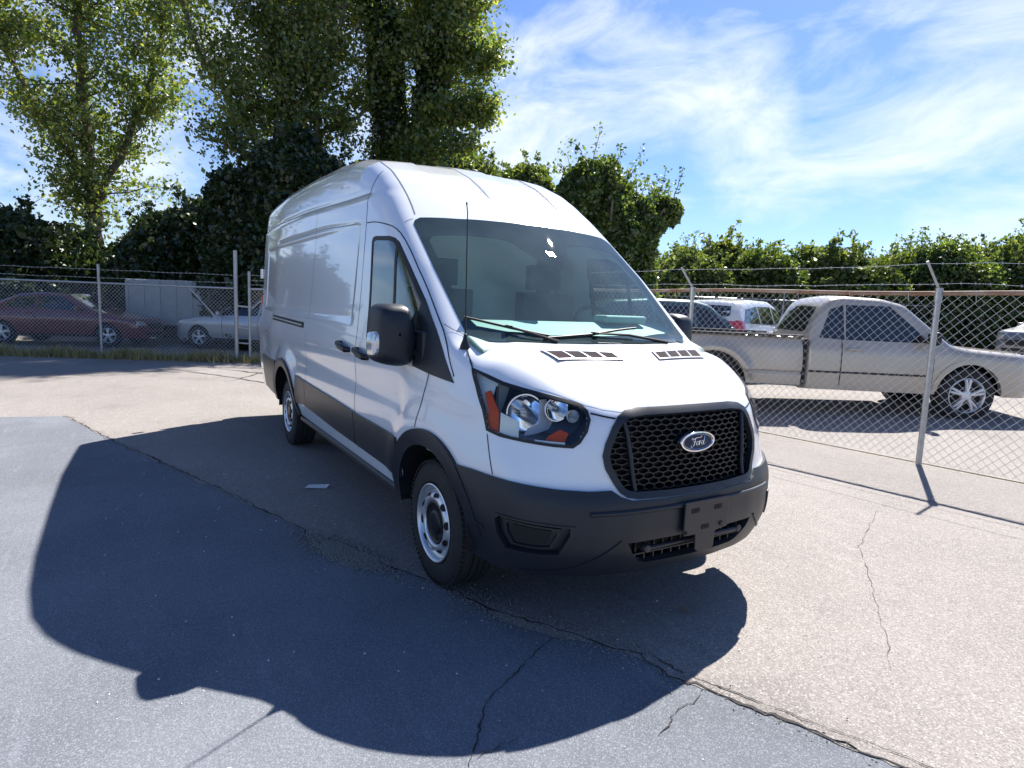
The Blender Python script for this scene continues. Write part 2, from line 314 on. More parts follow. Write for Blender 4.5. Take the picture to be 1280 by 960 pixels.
class Hull:
    zs = .9; x0 = 0.; x1 = -5.2          # spine
    def fan(s, o, dr, tmax=3.5, n=26):
        lo = np.zeros(o.shape[:-1]); hi = np.full(o.shape[:-1], tmax)
        for _ in range(n):
            m = (lo+hi)/2; p = o+dr*m[..., None]; f = s.F(p[..., 0], p[..., 1], p[..., 2])
            lo = np.where(f < 0, m, lo); hi = np.where(f < 0, hi, m)
        return o+dr*((lo+hi)/2)[..., None]
    def grad(s, p, e=.003):
        x, y, z = p[..., 0], p[..., 1], p[..., 2]
        n = np.stack([s.F(x+e, y, z)-s.F(x-e, y, z), s.F(x, y+e, z)-s.F(x, y-e, z), s.F(x, y, z+e)-s.F(x, y, z-e)], -1)
        return n/(np.linalg.norm(n, axis=-1, keepdims=True)+1e-12)
    def to2d(s, P, mode):
        P = np.asarray(P, float)
        if mode[0] == 's': return P[:, [0, 2]]
        if mode[0] == 'f' and mode != 'fan' : return P[:, [1, 2]]
        if mode == 'fan': return np.stack([np.arctan2(-P[:, 1], P[:, 0]), P[:, 2]], 1)
        return P[:, [0, 1]]
    def proj(s, U, mode):
        U = np.asarray(U, float); n = len(U); o = np.zeros((n, 3)); d = np.zeros((n, 3))
        if mode == 'side': o[:, 0] = U[:, 0]; o[:, 2] = U[:, 1]; d[:, 1] = -1      # right-hand side (y<0)
        elif mode == 'side+': o[:, 0] = U[:, 0]; o[:, 2] = U[:, 1]; d[:, 1] = 1
        elif mode == 'front': o[:, 1] = U[:, 0]; o[:, 2] = U[:, 1]; d[:, 0] = 1
        elif mode == 'rear': o[:, 0] = s.x1; o[:, 1] = U[:, 0]; o[:, 2] = U[:, 1]; d[:, 0] = -1
        elif mode == 'fan': o[:, 2] = U[:, 1]; d[:, 0] = np.cos(U[:, 0]); d[:, 1] = -np.sin(U[:, 0])
        else: o[:, 0] = U[:, 0]; o[:, 1] = U[:, 1]; o[:, 2] = s.zs; d[:, 2] = 1
        return s.fan(o, d)
    def mesh(s, cols, ang, nlow, zb):
        """half shell (y<=0) points grid [col][row]"""
        C, D = [], []
        for k, v in cols:
            if k == 's': C.append((v, 0)); D.append((0, -1))
            elif k == 'f': C.append((s.x0, 0)); D.append((math.cos(v), -math.sin(v)))
            else: C.append((s.x1, 0)); D.append((math.cos(v), -math.sin(v)))
        C = np.array(C, float); D = np.array(D, float); m = len(C); rows = nlow+len(ang)
        O = np.zeros((m, rows, 3)); V = np.zeros((m, rows, 3))
        O[:, :, 0] = C[:, None, 0]; O[:, :, 2] = s.zs
        zbv = zb(C, D)
        for i in range(nlow): O[:, i, 2] = zbv+(s.zs-zbv)*i/nlow; V[:, i, 0] = D[:, 0]; V[:, i, 1] = D[:, 1]
        for i, a in enumerate(ang): V[:, nlow+i, 0] = D[:, 0]*math.cos(a); V[:, nlow+i, 1] = D[:, 1]*math.cos(a); V[:, nlow+i, 2] = math.sin(a)
        return s.fan(O, V)
    def ref_angles(s, x, n):
        a = np.linspace(0, math.pi/2, 1500); o = np.zeros((1500, 3)); o[:, 0] = x; o[:, 2] = s.zs
        d = np.stack([a*0, -np.cos(a), np.sin(a)], 1); p = s.fan(o, d); l_ = np.concatenate([[0], np.cumsum(np.linalg.norm(np.diff(p, axis=0), axis=1))])
        return np.interp(np.linspace(0, l_[-1], n), l_, a)
    def shell(s, name, m, parent, G, holes, inset=0, keep=None, rev=False, ymirror=True):
        """G grid of the right half; holes: (mode, polygon2d) tests on face centres; mirrored to y>0"""
        Nn = s.grad(G); P = G-Nn*inset
        cols, rows = P.shape[:2]
        me = bpy.data.meshes.new(name); Vs, Ns, Fs = [], [], []
        ctr = (G[:-1, :-1]+G[1:, :-1]+G[1:, 1:]+G[:-1, 1:])/4; nc = (Nn[:-1, :-1]+Nn[1:, 1:])/2
        kill = np.zeros(ctr.shape[:2], bool)
        for mode, poly in holes:
            U = s.to2d(ctr.reshape(-1, 3), mode).reshape(*ctr.shape[:2], 2)
            h = inpoly(U, poly)
            if mode == 'side': h &= nc[..., 1] < -.3
            elif mode == 'front': h &= nc[..., 0] > .2
            elif mode == 'top': h &= (nc[..., 2] > .15)
            elif mode == 'fan': h &= (ctr[..., 0] > 0)
            kill |= h
        if keep is not None: kill |= ~keep(ctr)
        ii, jj = np.where(~kill)
        k0 = (cols//2, rows//3); fn = np.cross(P[k0[0]+1, k0[1]]-P[k0], P[k0[0], k0[1]+1]-P[k0]); pos = (fn@Nn[k0]) > 0
        for sgn in (1, -1):
            b = sum(len(v) for v in Vs); Q = P.reshape(-1, 3)*np.array([1, sgn, 1]); Vs.append(Q); Ns.append(Nn.reshape(-1, 3)*np.array([1, sgn, 1]))
            a0 = ii*rows+jj+b; a1 = (ii+1)*rows+jj+b; a2 = (ii+1)*rows+jj+1+b; a3 = ii*rows+jj+1+b
            Fs.append(np.stack([a0, a1, a2, a3] if (pos == (sgn > 0)) != rev else [a0, a3, a2, a1], 1))
        V = np.vstack(Vs); Fc = np.vstack(Fs); used = np.unique(Fc); rm = np.full(len(V), -1); rm[used] = np.arange(len(used))
        me.from_pydata(V[used].tolist(), [], rm[Fc].tolist()); me.update()
        me.polygons.foreach_set('use_smooth', [True]*len(me.polygons))
        nn = np.vstack(Ns)[used]*(-1 if rev else 1)
        me.normals_split_custom_set_from_vertices(nn.tolist())
        return link(name, me, m, parent)
    def patch(s, name, m, parent, outline, mode, off=.003, thick=.004, holes=(), d=.03, mirror=False, is2d=False, back=False, offn=None, grid=None):
        """piece of skin: outline (3d points or 2d) projected on the body, raised by off with a rim going thick back"""
        U = np.asarray(outline, float) if is2d else s.to2d(outline, mode)
        U = resample(U, d); loops = [U]+[resample(np.asarray(h, float), d) for h in holes]
        g = grid or d; mn, mx_ = U.min(0), U.max(0)
        gx, gy = np.meshgrid(np.arange(mn[0]+g/2, mx_[0], g), np.arange(mn[1]+g/2, mx_[1], g)); I = np.stack([gx.ravel(), gy.ravel()], 1)
        ok = inpoly(I, U)
        for h in loops[1:]: ok &= ~inpoly(I, h)
        I = I[ok]
        B = np.vstack(loops)
        if len(I): I = I[np.min(np.linalg.norm(I[:, None]-B[None], axis=2), axis=1) > g*.35]
        pts = np.vstack([B, I]) if len(I) else B
        E, b = [], 0
        for h in loops: E += [(b+i, b+(i+1) % len(h)) for i in range(len(h))]; b += len(h)
        v, e, f, ov, oe, of = delaunay_2d_cdt([Vector(p) for p in pts], E, [], 0, 1e-6)
        v = np.array([tuple(x) for x in v]); f = [t for t in f]
        c = np.array([v[list(t)].mean(0) for t in f]); ok = inpoly(c, loops[0])
        for h in loops[1:]: ok &= ~inpoly(c, h)
        f = [t for t, k in zip(f, ok) if k]
        P = s.proj(v, mode); Nn = s.grad(P); P1 = P+Nn*off
        flip = sum(float(np.cross(P1[t[1]]-P1[t[0]], P1[t[2]]-P1[t[0]])@Nn[t[0]]) for t in f) < 0
        V = P1.tolist(); Nl = Nn.tolist(); Fc = [tuple(reversed(t)) if flip else tuple(t) for t in f]
        cnt = {(t[i], t[(i+1) % len(t)]) for t in Fc for i in range(len(t))}
        if thick:
            for a, b in [k for k in sorted(cnt) if (k[1], k[0]) not in cnt]:
                i = len(V); A, B2 = P1[a], P1[b]; nn = np.cross(B2-A, Nn[a]); nn /= np.linalg.norm(nn)+1e-12
                V += [A.tolist(), (A-Nn[a]*thick).tolist(), (B2-Nn[b]*thick).tolist(), B2.tolist()]; Nl += [nn.tolist()]*4; Fc.append((i, i+1, i+2, i+3))
        res = []
        for sg in ((1, -1) if mirror else (1,)):
            V2 = np.array(V)*[1, sg, 1]; N2 = np.array(Nl)*[1, sg, 1]; F2 = Fc if sg > 0 else [tuple(reversed(q)) for q in Fc]
            me = bpy.data.meshes.new(name); me.from_pydata(V2.tolist(), [], F2); me.update(); me.polygons.foreach_set('use_smooth', [True]*len(me.polygons))
            me.normals_split_custom_set_from_vertices(N2.tolist())
            res.append(link(name, me, m, parent[0 if sg > 0 else 1] if isinstance(parent, (list, tuple)) else parent))
        return res if mirror else res[0]
    def strip(s, name, m, parent, pts, mode, wd, off=.0018, mirror=False, closed=False, smooth=1, is2d=False, high=0):
        U = np.asarray(pts, float) if is2d else s.to2d(pts, mode)
        if smooth: U = chaikin(U, smooth, closed)
        U = resample(U, .02, closed)
        P = s.proj(U, mode); Nn = s.grad(P)
        if closed: T = np.roll(P, -1, 0)-np.roll(P, 1, 0)
        else: T = np.gradient(P, axis=0)
        T /= np.linalg.norm(T, axis=1)[:, None]+1e-12; S = np.cross(Nn, T); n = len(P)
        A, B = P+S*wd/2, P-S*wd/2
        h = high
        V = np.vstack([A+Nn*(off), A+Nn*(off+h), B+Nn*(off+h), B+Nn*off]) if h else np.vstack([A+Nn*off, B+Nn*off])
        k = 4 if h else 2; Fc = []
        for i in range(n if closed else n-1):
            j = (i+1) % n
            for q in range(k-1): Fc.append((q*n+i, (q+1)*n+i, (q+1)*n+j, q*n+j))
        NN = np.vstack([Nn]*k); res = []
        for sg in ((1, -1) if mirror else (1,)):
            V2 = V*np.array([1, sg, 1]); F2 = Fc if sg > 0 else [tuple(reversed(q)) for q in Fc]
            me = bpy.data.meshes.new(name); me.from_pydata(V2.tolist(), [], F2); me.update()
            me.polygons.foreach_set('use_smooth', [not h]*len(me.polygons))
            res.append(link(name, me, m, parent[0 if sg > 0 else 1] if isinstance(parent, (list, tuple)) else parent))
        return res if mirror else res[0]
    def bucket(s, name, m, parent, outline, mode, vec, d=.02, mirror=False, is2d=False, shrink=.0, off=0.0):
        """recess behind an opening: walls from the skin inwards along vec, closed by a back"""
        U = np.asarray(outline, float) if is2d else s.to2d(outline, mode)
        U = resample(U, d); P = s.proj(U, mode); P = P+s.grad(P)*off; n = len(P); c = P.mean(0); vec = np.array(vec, float)
        Q = P+vec; Q = Q+(c+vec-Q)*shrink
        v, e, f, _, _, _ = delaunay_2d_cdt([Vector(p) for p in U], [(i, (i+1) % n) for i in range(n)], [], 1, 1e-6)
        res = []
        for sg in ((1, -1) if mirror else (1,)):
            k = np.array([1, sg, 1]); mb = MB(); mb.add(np.vstack([P, Q])*k, [(i, (i+1) % n, n+(i+1) % n, n+i) for i in range(n)]+[tuple(n+i for i in t) for t in f if max(t) < n])
            res.append(mb.build(name, m, parent[0 if sg > 0 else 1] if isinstance(parent, (list, tuple)) else parent))
        return res if mirror else res[0]

# =================================================================== GROUND
def px_ground(x, y, z=0.): return (x, y, z)
def sheet(name, pts, z, m, kind='structure', tri=True):
    P = [Vector((p[0], p[1])) for p in pts]; n = len(P)
    v, e, f, _, _, _ = delaunay_2d_cdt(P, [(i, (i+1) % n) for i in range(n)], [], 1, 1e-6)
    me = bpy.data.meshes.new(name); me.from_pydata([(p[0], p[1], z) for p in v], [], [list(t) for t in f]); me.update()
    if me.polygons[0].normal.z < 0: me.flip_normals()
    return link(name, me, m, kind=kind)
g = sheet('ground', [(-600, -600), (600, -600), (600, 600), (-600, 600)], -.012, 'dirt')
# fence lines
FR = lambda x: 4.65+.131*(x+3.38)                 # right fence y at x
CORNER = np.array([-10.6, FR(-10.6)])
RDIR = np.array([.45, .893])                       # rear fence runs along this
REND = np.array([-12.75, -.25])-RDIR*14
pave = [(14, -16), (14, FR(14)), (CORNER[0], CORNER[1]), tuple(REND), (-19.5, -16)]
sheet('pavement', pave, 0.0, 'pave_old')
# lot beyond the right fence
def lot_z(x, y): return max(0., .027*(y-FR(x)-.1)/math.hypot(1, .131)) if x > CORNER[0]-8 else 0.
lot = sheet('parking_lot', [(CORNER[0]+.4, FR(CORNER[0]+.4)+.1), (14, FR(14)+.1), (14, 46), (-40, 46), (-40, 22), (-18, 9.6), (-14, 6.6)], -.004, 'pave_old')
for v_ in lot.data.vertices: v_.co.z = -.004+max(0., .027*(v_.co.y-FR(v_.co.x)-.1)/math.hypot(1, .131))
seam = [(-6.2, -3.1), (-4.1, -2.45), (-2.9, -2.02), (-2.23, -1.79), (-1.61, -1.59), (-1.18, -1.44), (-.84, -1.39), (-.4, -1.16), (.1, -.92), (.34, -.85), (.53, -.76), (.84, -.59), (1.12, -.44), (1.3, -.41), (1.49, -.33), (1.77, -.21), (2.6, .12), (4, .7), (7, 1.9)]
def jag(P, d, amp, seed=0, closed=False):
    r_ = np.random.default_rng(seed); Q = resample(np.array(P, float), d, closed); n = len(Q)
    a = r_.normal(size=(n, 2)); b = np.cumsum(r_.normal(size=(n, 2)), 0); b -= np.linspace(0, 1, n)[:, None]*b[-1]; b = b/(np.abs(b).max()+1e-9)
    o = a*.45*amp+b*amp; o[0] = 0; o[-1] = 0
    return Q+o
sj = jag(seam, .05, .02, 3)
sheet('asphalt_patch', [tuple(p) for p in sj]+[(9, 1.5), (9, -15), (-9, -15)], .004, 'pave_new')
def pebbles(name, centre_fn, n, z, size, m, seed, label=None):
    r_ = np.random.default_rng(seed); V, Fc = [], []
    base = np.array([(1, 0, 0), (-1, 0, 0), (0, 1, 0), (0, -1, 0), (0, 0, 1), (0, 0, -1)], float); fo = [(0, 2, 4), (2, 1, 4), (1, 3, 4), (3, 0, 4), (2, 0, 5), (1, 2, 5), (3, 1, 5), (0, 3, 5)]
    for i in range(n):
        c = centre_fn(r_); s_ = size*(.4+r_.random()); q = base*s_*r_.uniform(.6, 1.3, 3); a = r_.random()*6.28; q = q@np.array([[math.cos(a), math.sin(a), 0], [-math.sin(a), math.cos(a), 0], [0, 0, .7]])
        V.append(q+np.array([c[0], c[1], z+s_*.3])); Fc += [tuple(k+6*i for k in f) for f in fo]
    mb = MB(); mb.v = V; mb.f = Fc; mb.n = 6*n; o = mb.build(name, m, kind='stuff')
    if label: o['label'] = label
    return o
def crack(name, P, wd, m, seed, z, step=.03, amp=.012):
    Q = jag(P, step, amp, seed); r_ = np.random.default_rng(seed+9); n = len(Q)
    T = np.gradient(Q, axis=0); T /= np.linalg.norm(T, axis=1)[:, None]; S = np.stack([-T[:, 1], T[:, 0]], 1)
    wv = wd*(.25+1.1*np.abs(np.convolve(r_.normal(size=n+8), np.ones(5)/5, 'same')[:n]))*np.minimum(1, np.minimum(np.arange(n)+.3, n-np.arange(n)-.7)/4)
    mb = MB(); V = np.vstack([np.c_[Q+S*wv[:, None]/2, np.full(n, z)], np.c_[Q-S*wv[:, None]/2, np.full(n, z)]])
    mb.add(V, [(i, i+1, n+i+1, n+i) for i in range(n-1)])
    return mb.build(name, m, kind='structure')
crack('crumbled_edge', seam, .06, 'pave_old', 33, .0062, .04, .018)
crack('pavement_crack', seam, .014, 'crack', 3, .0085, .05, .02)
pebbles('crack_grit', lambda r_: np.array(sj[r_.integers(0, len(sj))])+r_.normal(size=2)*.03, 2600, .005, .0042, 'pebble', 6, 'crumbled grit lying along the long pavement seam')
crack('pavement_crack', [(1.12, -.38), (1.32, -.36), (1.5, -.27), (1.8, -.14), (2.6, .2), (4, .8)], .009, 'crack', 5, .0045)
crack('pavement_crack', [(.8, -.66), (.85, -.82), (.96, -.99), (1.04, -1.17), (1.14, -1.27), (1.23, -1.34), (1.31, -1.41), (1.42, -1.52), (1.6, -1.75)], .007, 'crack', 11, .0085)
crack('pavement_crack', [(1.31, -1.2), (1.33, -1.33), (1.34, -1.42)], .006, 'crack', 12, .0085)
crack('pavement_crack', [(1.45, -.40), (1.49, -.56), (1.52, -.65), (1.56, -.76)], .006, 'crack', 13, .0085)
crack('pavement_crack', [(-1.6, 3.3), (-1.08, 3.45), (-.69, 3.46), (.6, 3.62), (2.5, 3.9)], .014, 'crack', 14, .0045, .06)
crack('pavement_crack', [(.35, 3.0), (.8, 1.9), (1.5, .9), (1.75, .5)], .004, 'crack', 15, .0045, .06)
for i, P in enumerate(([(-12.4, -1.6), (-11.04, -.76), (-10.18, -.13), (-8.6, .9)], [(-11.6, -1.9), (-9.94, -.89), (-8.83, -.36), (-7.4, .3)], [(-9.0, -1.0), (-9.38, -.68), (-10.19, -.2), (-10.9, .3)])):
    crack('tar_line', P, .05, 'tar', 20+i, .0045, .2, .04)
wp_ = jag([(-.95, -1.42), (-.86, -1.31), (-.62, -1.21), (-.34, -1.13), (-.30, -1.22), (-.42, -1.34), (-.60, -1.42), (-.78, -1.40), (-.95, -1.42)], .03, .02, 31)
sheet('worn_patch', [tuple(p) for p in wp_[:-1]], .0065, 'pave_old')
wp_ = jag([(.30, -.86), (.48, -.80), (.80, -.62), (.95, -.55), (.82, -.70), (.55, -.84), (.30, -.86)], .03, .018, 32)
sheet('worn_patch', [tuple(p) for p in wp_[:-1]], .0065, 'pave_old')
# loose grit
pebbles('loose_gravel', lambda r_: np.array([-.62, -1.29])+np.array([.42, .17])*r_.normal()*.42+np.array([.05, -.12])*r_.normal()*.45, 2600, .006, .0075, 'pebble', 1, 'patch of loose tan gravel beside the pavement seam')
pebbles('loose_gravel', lambda r_: np.array(seam[8+r_.integers(0, 5)])+r_.normal(size=2)*[.14, .05], 700, .004, .005, 'pebble', 2, 'thin scatter of grit along the seam by the front tyre')
pebbles('loose_gravel', lambda r_: np.array([r_.uniform(-4, 3), r_.uniform(-2.6, .4)]), 260, .004, .0045, 'off_white', 4, 'pale chips scattered over the shaded asphalt')
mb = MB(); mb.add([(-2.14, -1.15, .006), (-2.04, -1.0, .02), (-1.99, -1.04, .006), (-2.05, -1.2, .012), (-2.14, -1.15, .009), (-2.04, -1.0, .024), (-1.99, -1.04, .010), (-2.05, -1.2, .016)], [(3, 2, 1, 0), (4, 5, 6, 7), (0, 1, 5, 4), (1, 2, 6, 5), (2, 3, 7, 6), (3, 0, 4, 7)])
tag(mb.build('white_piece', 'off_white'), 'small white piece lying on the shaded asphalt beside the van', 'fragment')  # flat off-white piece, slightly tilted on the ground
mb = MB(); mb.tube([(.87, .07, .012), (.91, .075, .014), (.95, .07, .011)], .006, 6)
tag(mb.build('twig', 'twig'), 'short dry twig lying in the shadow ahead of the bumper', 'twig')
# =================================================================== THE VAN
class VanHull(Hull):
    XR = -5.66
    T0 = staticmethod(sm([(-5.75,2.77),(-4.5,2.80),(-3.5,2.80),(-2.5,2.775),(-2.0,2.73),(-1.6,2.65),(-1.3,2.53),(-1.1,2.42),(-.9,2.285),(-.72,2.15),(-.3,1.83),(.20,1.40),(.24,1.395),(.45,1.35),(.6,1.28),(.75,1.195),(.90,1.115),(1.1,1.0)],.03))
    B0 = staticmethod(sm([(.2,.84),(.30,.93),(.36,.97),(.45,1.01),(.55,1.025),(.68,1.02),(.76,.985),(.95,.965),(1.05,.945),(1.12,.91),(1.3,.78)],.02))
    PY = staticmethod(sm([(-.3,.02),(0,0),(.2,.008),(.4,.035),(.55,.08),(.7,.155),(.8,.235),(.88,.33),(.95,.45),(1.0,.6),(1.05,.85)],.03))
    WZ = staticmethod(sm([(.2,.93),(.4,.975),(.5,.995),(.7,1.02),(.9,1.03),(1.1,1.03),(1.25,1.02),(1.35,1.005),(1.6,.975),(2.0,.94),(2.3,.915),(2.36,.91),(2.55,.885),(2.8,.83)],.03))
    WX = staticmethod(sm([(-6,.07),(-5.3,.03),(-4.4,0),(-.3,0),(.2,.005),(.5,.03),(.8,.09),(1.1,.2)],.1))
    def Wf(s, x, z):
        w_ = s.WZ(z)-s.WX(x)-.025*sstep(4.4, 5.4, -x)*(1-sstep(1.3, 2.2, z))
        for cx in (0, -3.68):
            r = np.hypot(x-cx, z-.36); w_ = w_+.022*gs(r-.56, .09)*sstep(.4, .6, z)
        w_ = w_-.016*gs(z-1.0, .11)*sstep(-5.3, -4.9, x)*(1-sstep(-.45, -.25, x))*sstep(.62, .78, np.hypot(x+3.68, z-.36))
        zc = 2.385-.06*sstep(-3.6, -1.25, x)
        w_ = w_-.009*gs(z-zc, .026)*(1-sstep(-1.45, -1.22, x))-.010*sstep(zc-.05, zc+.02, z)
        z2 = 2.165-.035*sstep(-2.6, -1.5, x)
        w_ = w_-.006*gs(z-z2, .022)*sstep(-4.6, -4.3, x)*(1-sstep(-1.68, -1.45, x))
        w_ = w_-.007*gs(z-1.43, .03)*sstep(-5.5, -5.2, x)*(1-sstep(-1.5, -1.42, x))
        # recessed cargo panel
        w_ = w_-.008*sstep(-5.18, -5.12, x)*(1-sstep(-1.52, -1.46, x))*sstep(1.42, 1.46, z)*(1-sstep(2.10, 2.14, z))
        return w_
    def Tf(s, x, y):
        hood = sstep(.0, .3, x); roof = 1-sstep(-1.8, -1.0, x); yy = y/.85; a = np.abs(y)
        bow = .125*yy**2*(1-hood*.5)*(1-roof); o = np.maximum(a-.68, 0)
        t = s.T0(x+bow)-.02*yy**2-(1.2*hood+.15*(1-hood))*o*o-.028*yy**2*roof
        t = t-.016*hood*sstep(.60, .72, a+.36*sstep(.3, .9, x))*(1-sstep(.86, .95, x))
        # two shallow channels pressed into the roof
        t = t-.010*(1-sstep(-1.06, -.94, x))*(sstep(.11, .16, a)-sstep(.465, .485, a))*sstep(-5.4, -5.3, x)
        return t
    def F(s, x, y, z):
        a = np.abs(y); d1 = a-s.Wf(x, z); T = s.Tf(x, y); e = .004
        tx = (s.Tf(x+e, y)-s.Tf(x-e, y))/(2*e); d2 = (z-T)/np.sqrt(1+np.minimum(tx*tx, 9))
        q = .975+.06*sstep(.7, 1.05, z); py = (s.PY(a*q+e)-s.PY(a*q-e))/(2*e)
        d3 = (x-(s.B0(z)-s.PY(a*q)))/np.sqrt(1+py*py)
        hood = sstep(-.1, .35, x); roof = 1-sstep(-1.6, -.8, x)
        d = smax(d1, d2, .13+.06*roof-.03*hood)
        d = smax(d, d3, .035+.06*sstep(.5, .8, a))
        return smax(d, s.XR-x, .09)
VH = VanHull()
van = thing('cargo_van', 'large white high-roof cargo van with grey bumper parked in the middle', 'van')
def mir(P): P = [tuple(p) for p in P]; return P+[(p[0], -p[1]) for p in reversed(P)]       # (x,y) half -> whole, top mode
def mirf(P): P = [tuple(p) for p in P]; return P+[(-p[0], p[1]) for p in reversed(P) if abs(p[0]) > 1e-6]
# --- outlines measured on the skin
WS_OUT = mir([(-.700, 0), (-.715, -.25), (-.745, -.5), (-.797, -.755), (-.785, -.795), (-.755, -.815), (-.399, -.832), (-.052, -.826), (.045, -.826), (.105, -.80), (.2, -.645), (.28, -.42), (.315, -.2), (.32, 0)])
WS_IN = mir([(-.275, 0), (-.30, -.045), (-.466, -.187), (-.53, -.24), (-.575, -.40), (-.60, -.55), (-.628, -.735), (-.60, -.775), (-.295, -.786), (-.05, -.780), (.02, -.75), (.10, -.60), (.17, -.35), (.19, 0)])
HL = [(.283,-.913,1.254),(.391,-.886,1.231),(.494,-.844,1.202),(.625,-.754,1.173),(.728,-.651,1.145),(.778,-.593,1.127),(.810,-.575,1.102),(.835,-.575,1.063),(.842,-.594,1.009),(.836,-.627,.959),(.825,-.658,.936),(.774,-.729,.938),(.671,-.829,.947),(.563,-.896,.957),(.487,-.925,.974),(.443,-.927,1.065),(.363,-.927,1.173)]
HL2 = VH.to2d(HL, 'fan')
GR = mirf([(0,1.113),(-.208,1.112),(-.307,1.110),(-.40,1.100),(-.445,1.078),(-.48,1.033),(-.52,.955),(-.535,.90),(-.525,.84),(-.485,.765),(-.462,.728),(-.43,.708),(-.38,.699),(-.2,.695),(0,.695)])
INTK = mirf([(0,.508),(-.2,.506),(-.43,.499),(-.40,.45),(-.345,.395),(-.30,.381),(0,.379)])
FOG = [(.605,-.931,.580),(.626,-.922,.603),(.886,-.682,.583),(.886,-.680,.549),(.850,-.716,.450),(.796,-.786,.442),(.653,-.892,.444),(.614,-.920,.512)]
WIN = [(-1.184,1.975),(-1.165,2.0),(-1.116,2.007),(-.852,1.989),(-.77,1.971),(-.695,1.93),(-.485,1.775),(-.252,1.588),(-.20,1.53),(-.23,1.262),(-1.05,1.298),(-1.085,1.32)]
SAIL = [(-.275,1.60),(-.252,1.588),(-.074,1.428),(.07,1.29),(.198,1.167),(-.046,1.190),(-.24,1.212),(-.24,1.3)]
VENT = [(.405,-.560),(.468,-.155),(.535,-.140),(.494,-.524)]
ARF, ARR = (0.0, .355, .49), (-3.68, .355, .535)
def circ(c, r, a0=0, a1=360, n=48): return [(c[0]+r*math.cos(R(a0+(a1-a0)*i/n)), c[1]+r*math.sin(R(a0+(a1-a0)*i/n))) for i in range(n+(a1-a0 < 360))]
holes = [('side', circ(ARF, ARF[2])), ('side', circ(ARR, ARR[2])), ('top', offset_poly(WS_OUT, .022)), ('fan', offset_poly(HL2, .008)),
         ('front', offset_poly(GR, .018)), ('side', offset_poly(WIN, .018)), ('front', offset_poly(INTK, -.006)), ('fan', offset_poly(VH.to2d(FOG, 'fan'), -.006))]
VH.zs = .9
ang = VH.ref_angles(-2.5, 300)
cols = [('r', R(a)) for a in np.linspace(180, 92, 16)]+[('s', x) for x in np.linspace(-5.2, -.02, 225)]+[('f', R(a)) for a in np.concatenate([np.linspace(90, 20, 105), np.linspace(19, 0, 18)])]
def zbot(C, D):
    f = (D[:, 0] > .05)*1.0; t = np.clip(D[:, 0]*1.0, 0, 1)
    return np.where(D[:, 0] > .3, .325, .43)
G = VH.mesh(cols, ang, 34, zbot)
body = VH.shell('body', 'white', van, G, holes)
link_in = VH.shell('cab_lining', 'liner', van, G, holes[2:3]+holes[5:6], inset=.035, keep=lambda c: (c[..., 0] > -1.70) & (c[..., 0] < .45) & (c[..., 2] > .98), rev=True)
# bulkhead and cab floor
mb = MB(); mb.box((-1.60, 0, 1.25), (.03, 1.76, 1.75)); mb.box((-.6, 0, .72), (2.2, 1.8, .03)); mb.box((.36, 0, 1.0), (.03, 1.6, .6)); mb.build('bulkhead', 'liner', van)
# --- dashboard, wheel, seats
mb = MB(); prof = [(.24, 1.345), (.12, 1.385), (-.10, 1.46), (-.20, 1.49), (-.26, 1.46), (-.28, 1.30), (-.2, 1.0), (.2, .95), (.32, 1.1)]
mb.prism([(x, -.84, z) for x, z in prof], (0, 0, 0), (0, 1.68, 0)); dash = mb.build('dashboard', 'dash', van, bevel=.02)
mb = MB(); mb.box((-.17, .45, 1.51), (.14, .36, .05)); mb.build('instrument_hood', 'dash', dash, bevel=.015)
mb = MB(); Rr = np.array(Matrix.Rotation(R(-30), 3, 'Y'))
t = np.linspace(0, 2*math.pi, 33); ring = np.stack([0*t, .19*np.cos(t), .19*np.sin(t)], 1)@Rr.T+np.array([-.40, .45, 1.42]); mb.tube(ring, .016, 8, False)
for a in (0, 180, 270): e = np.array([0, .19*math.cos(R(a)), .19*math.sin(R(a))])@Rr.T; mb.tube([np.array([-.40, .45, 1.42]), np.array([-.40, .45, 1.42])+e], .018, 6)
mb.tube([(-.40, .45, 1.42), (-.2, .45, 1.3)], .035, 8); mb.build('steering_wheel', 'seal', van, smooth=True)
for y in (.46, -.46):
    mb = MB(); mb.box((-.85, y, 1.0), (.5, .5, .16)); mb.box((-1.1, y, 1.35), (.13, .48, .66)); mb.box((-1.14, y, 1.80), (.09, .28, .19)); mb.box((-1.12, y, 1.68), (.02, .14, .1)); mb.build('seat', 'seat', van, bevel=.045, seg=3)
mb = MB(); mb.box((-.60, .02, 1.99), (.03, .26, .07)); mb.build('rear_view_mirror', 'seal', van, bevel=.01)
# --- windscreen
ws = VH.patch('windscreen', 'screen', van, WS_OUT, 'top', .0045, 0, d=.05, is2d=True)
VH.patch('windscreen_border', 'black', ws, WS_OUT, 'top', .0025, .006, holes=[WS_IN], d=.025, is2d=True)
mb = MB(); p = VH.proj([(-.40, .0)], 'top')[0]; mb.box(p+np.array([-.02, 0, -.05]), (.09, .10, .05)); mb.build('camera_pod', 'matt', ws)
VH.patch('camera_window', 'mirlamp', ws, [(-.44, -.005), (-.44, .05), (-.40, .055), (-.40, .005)], 'top', .0055, .002, d=.02, is2d=True)
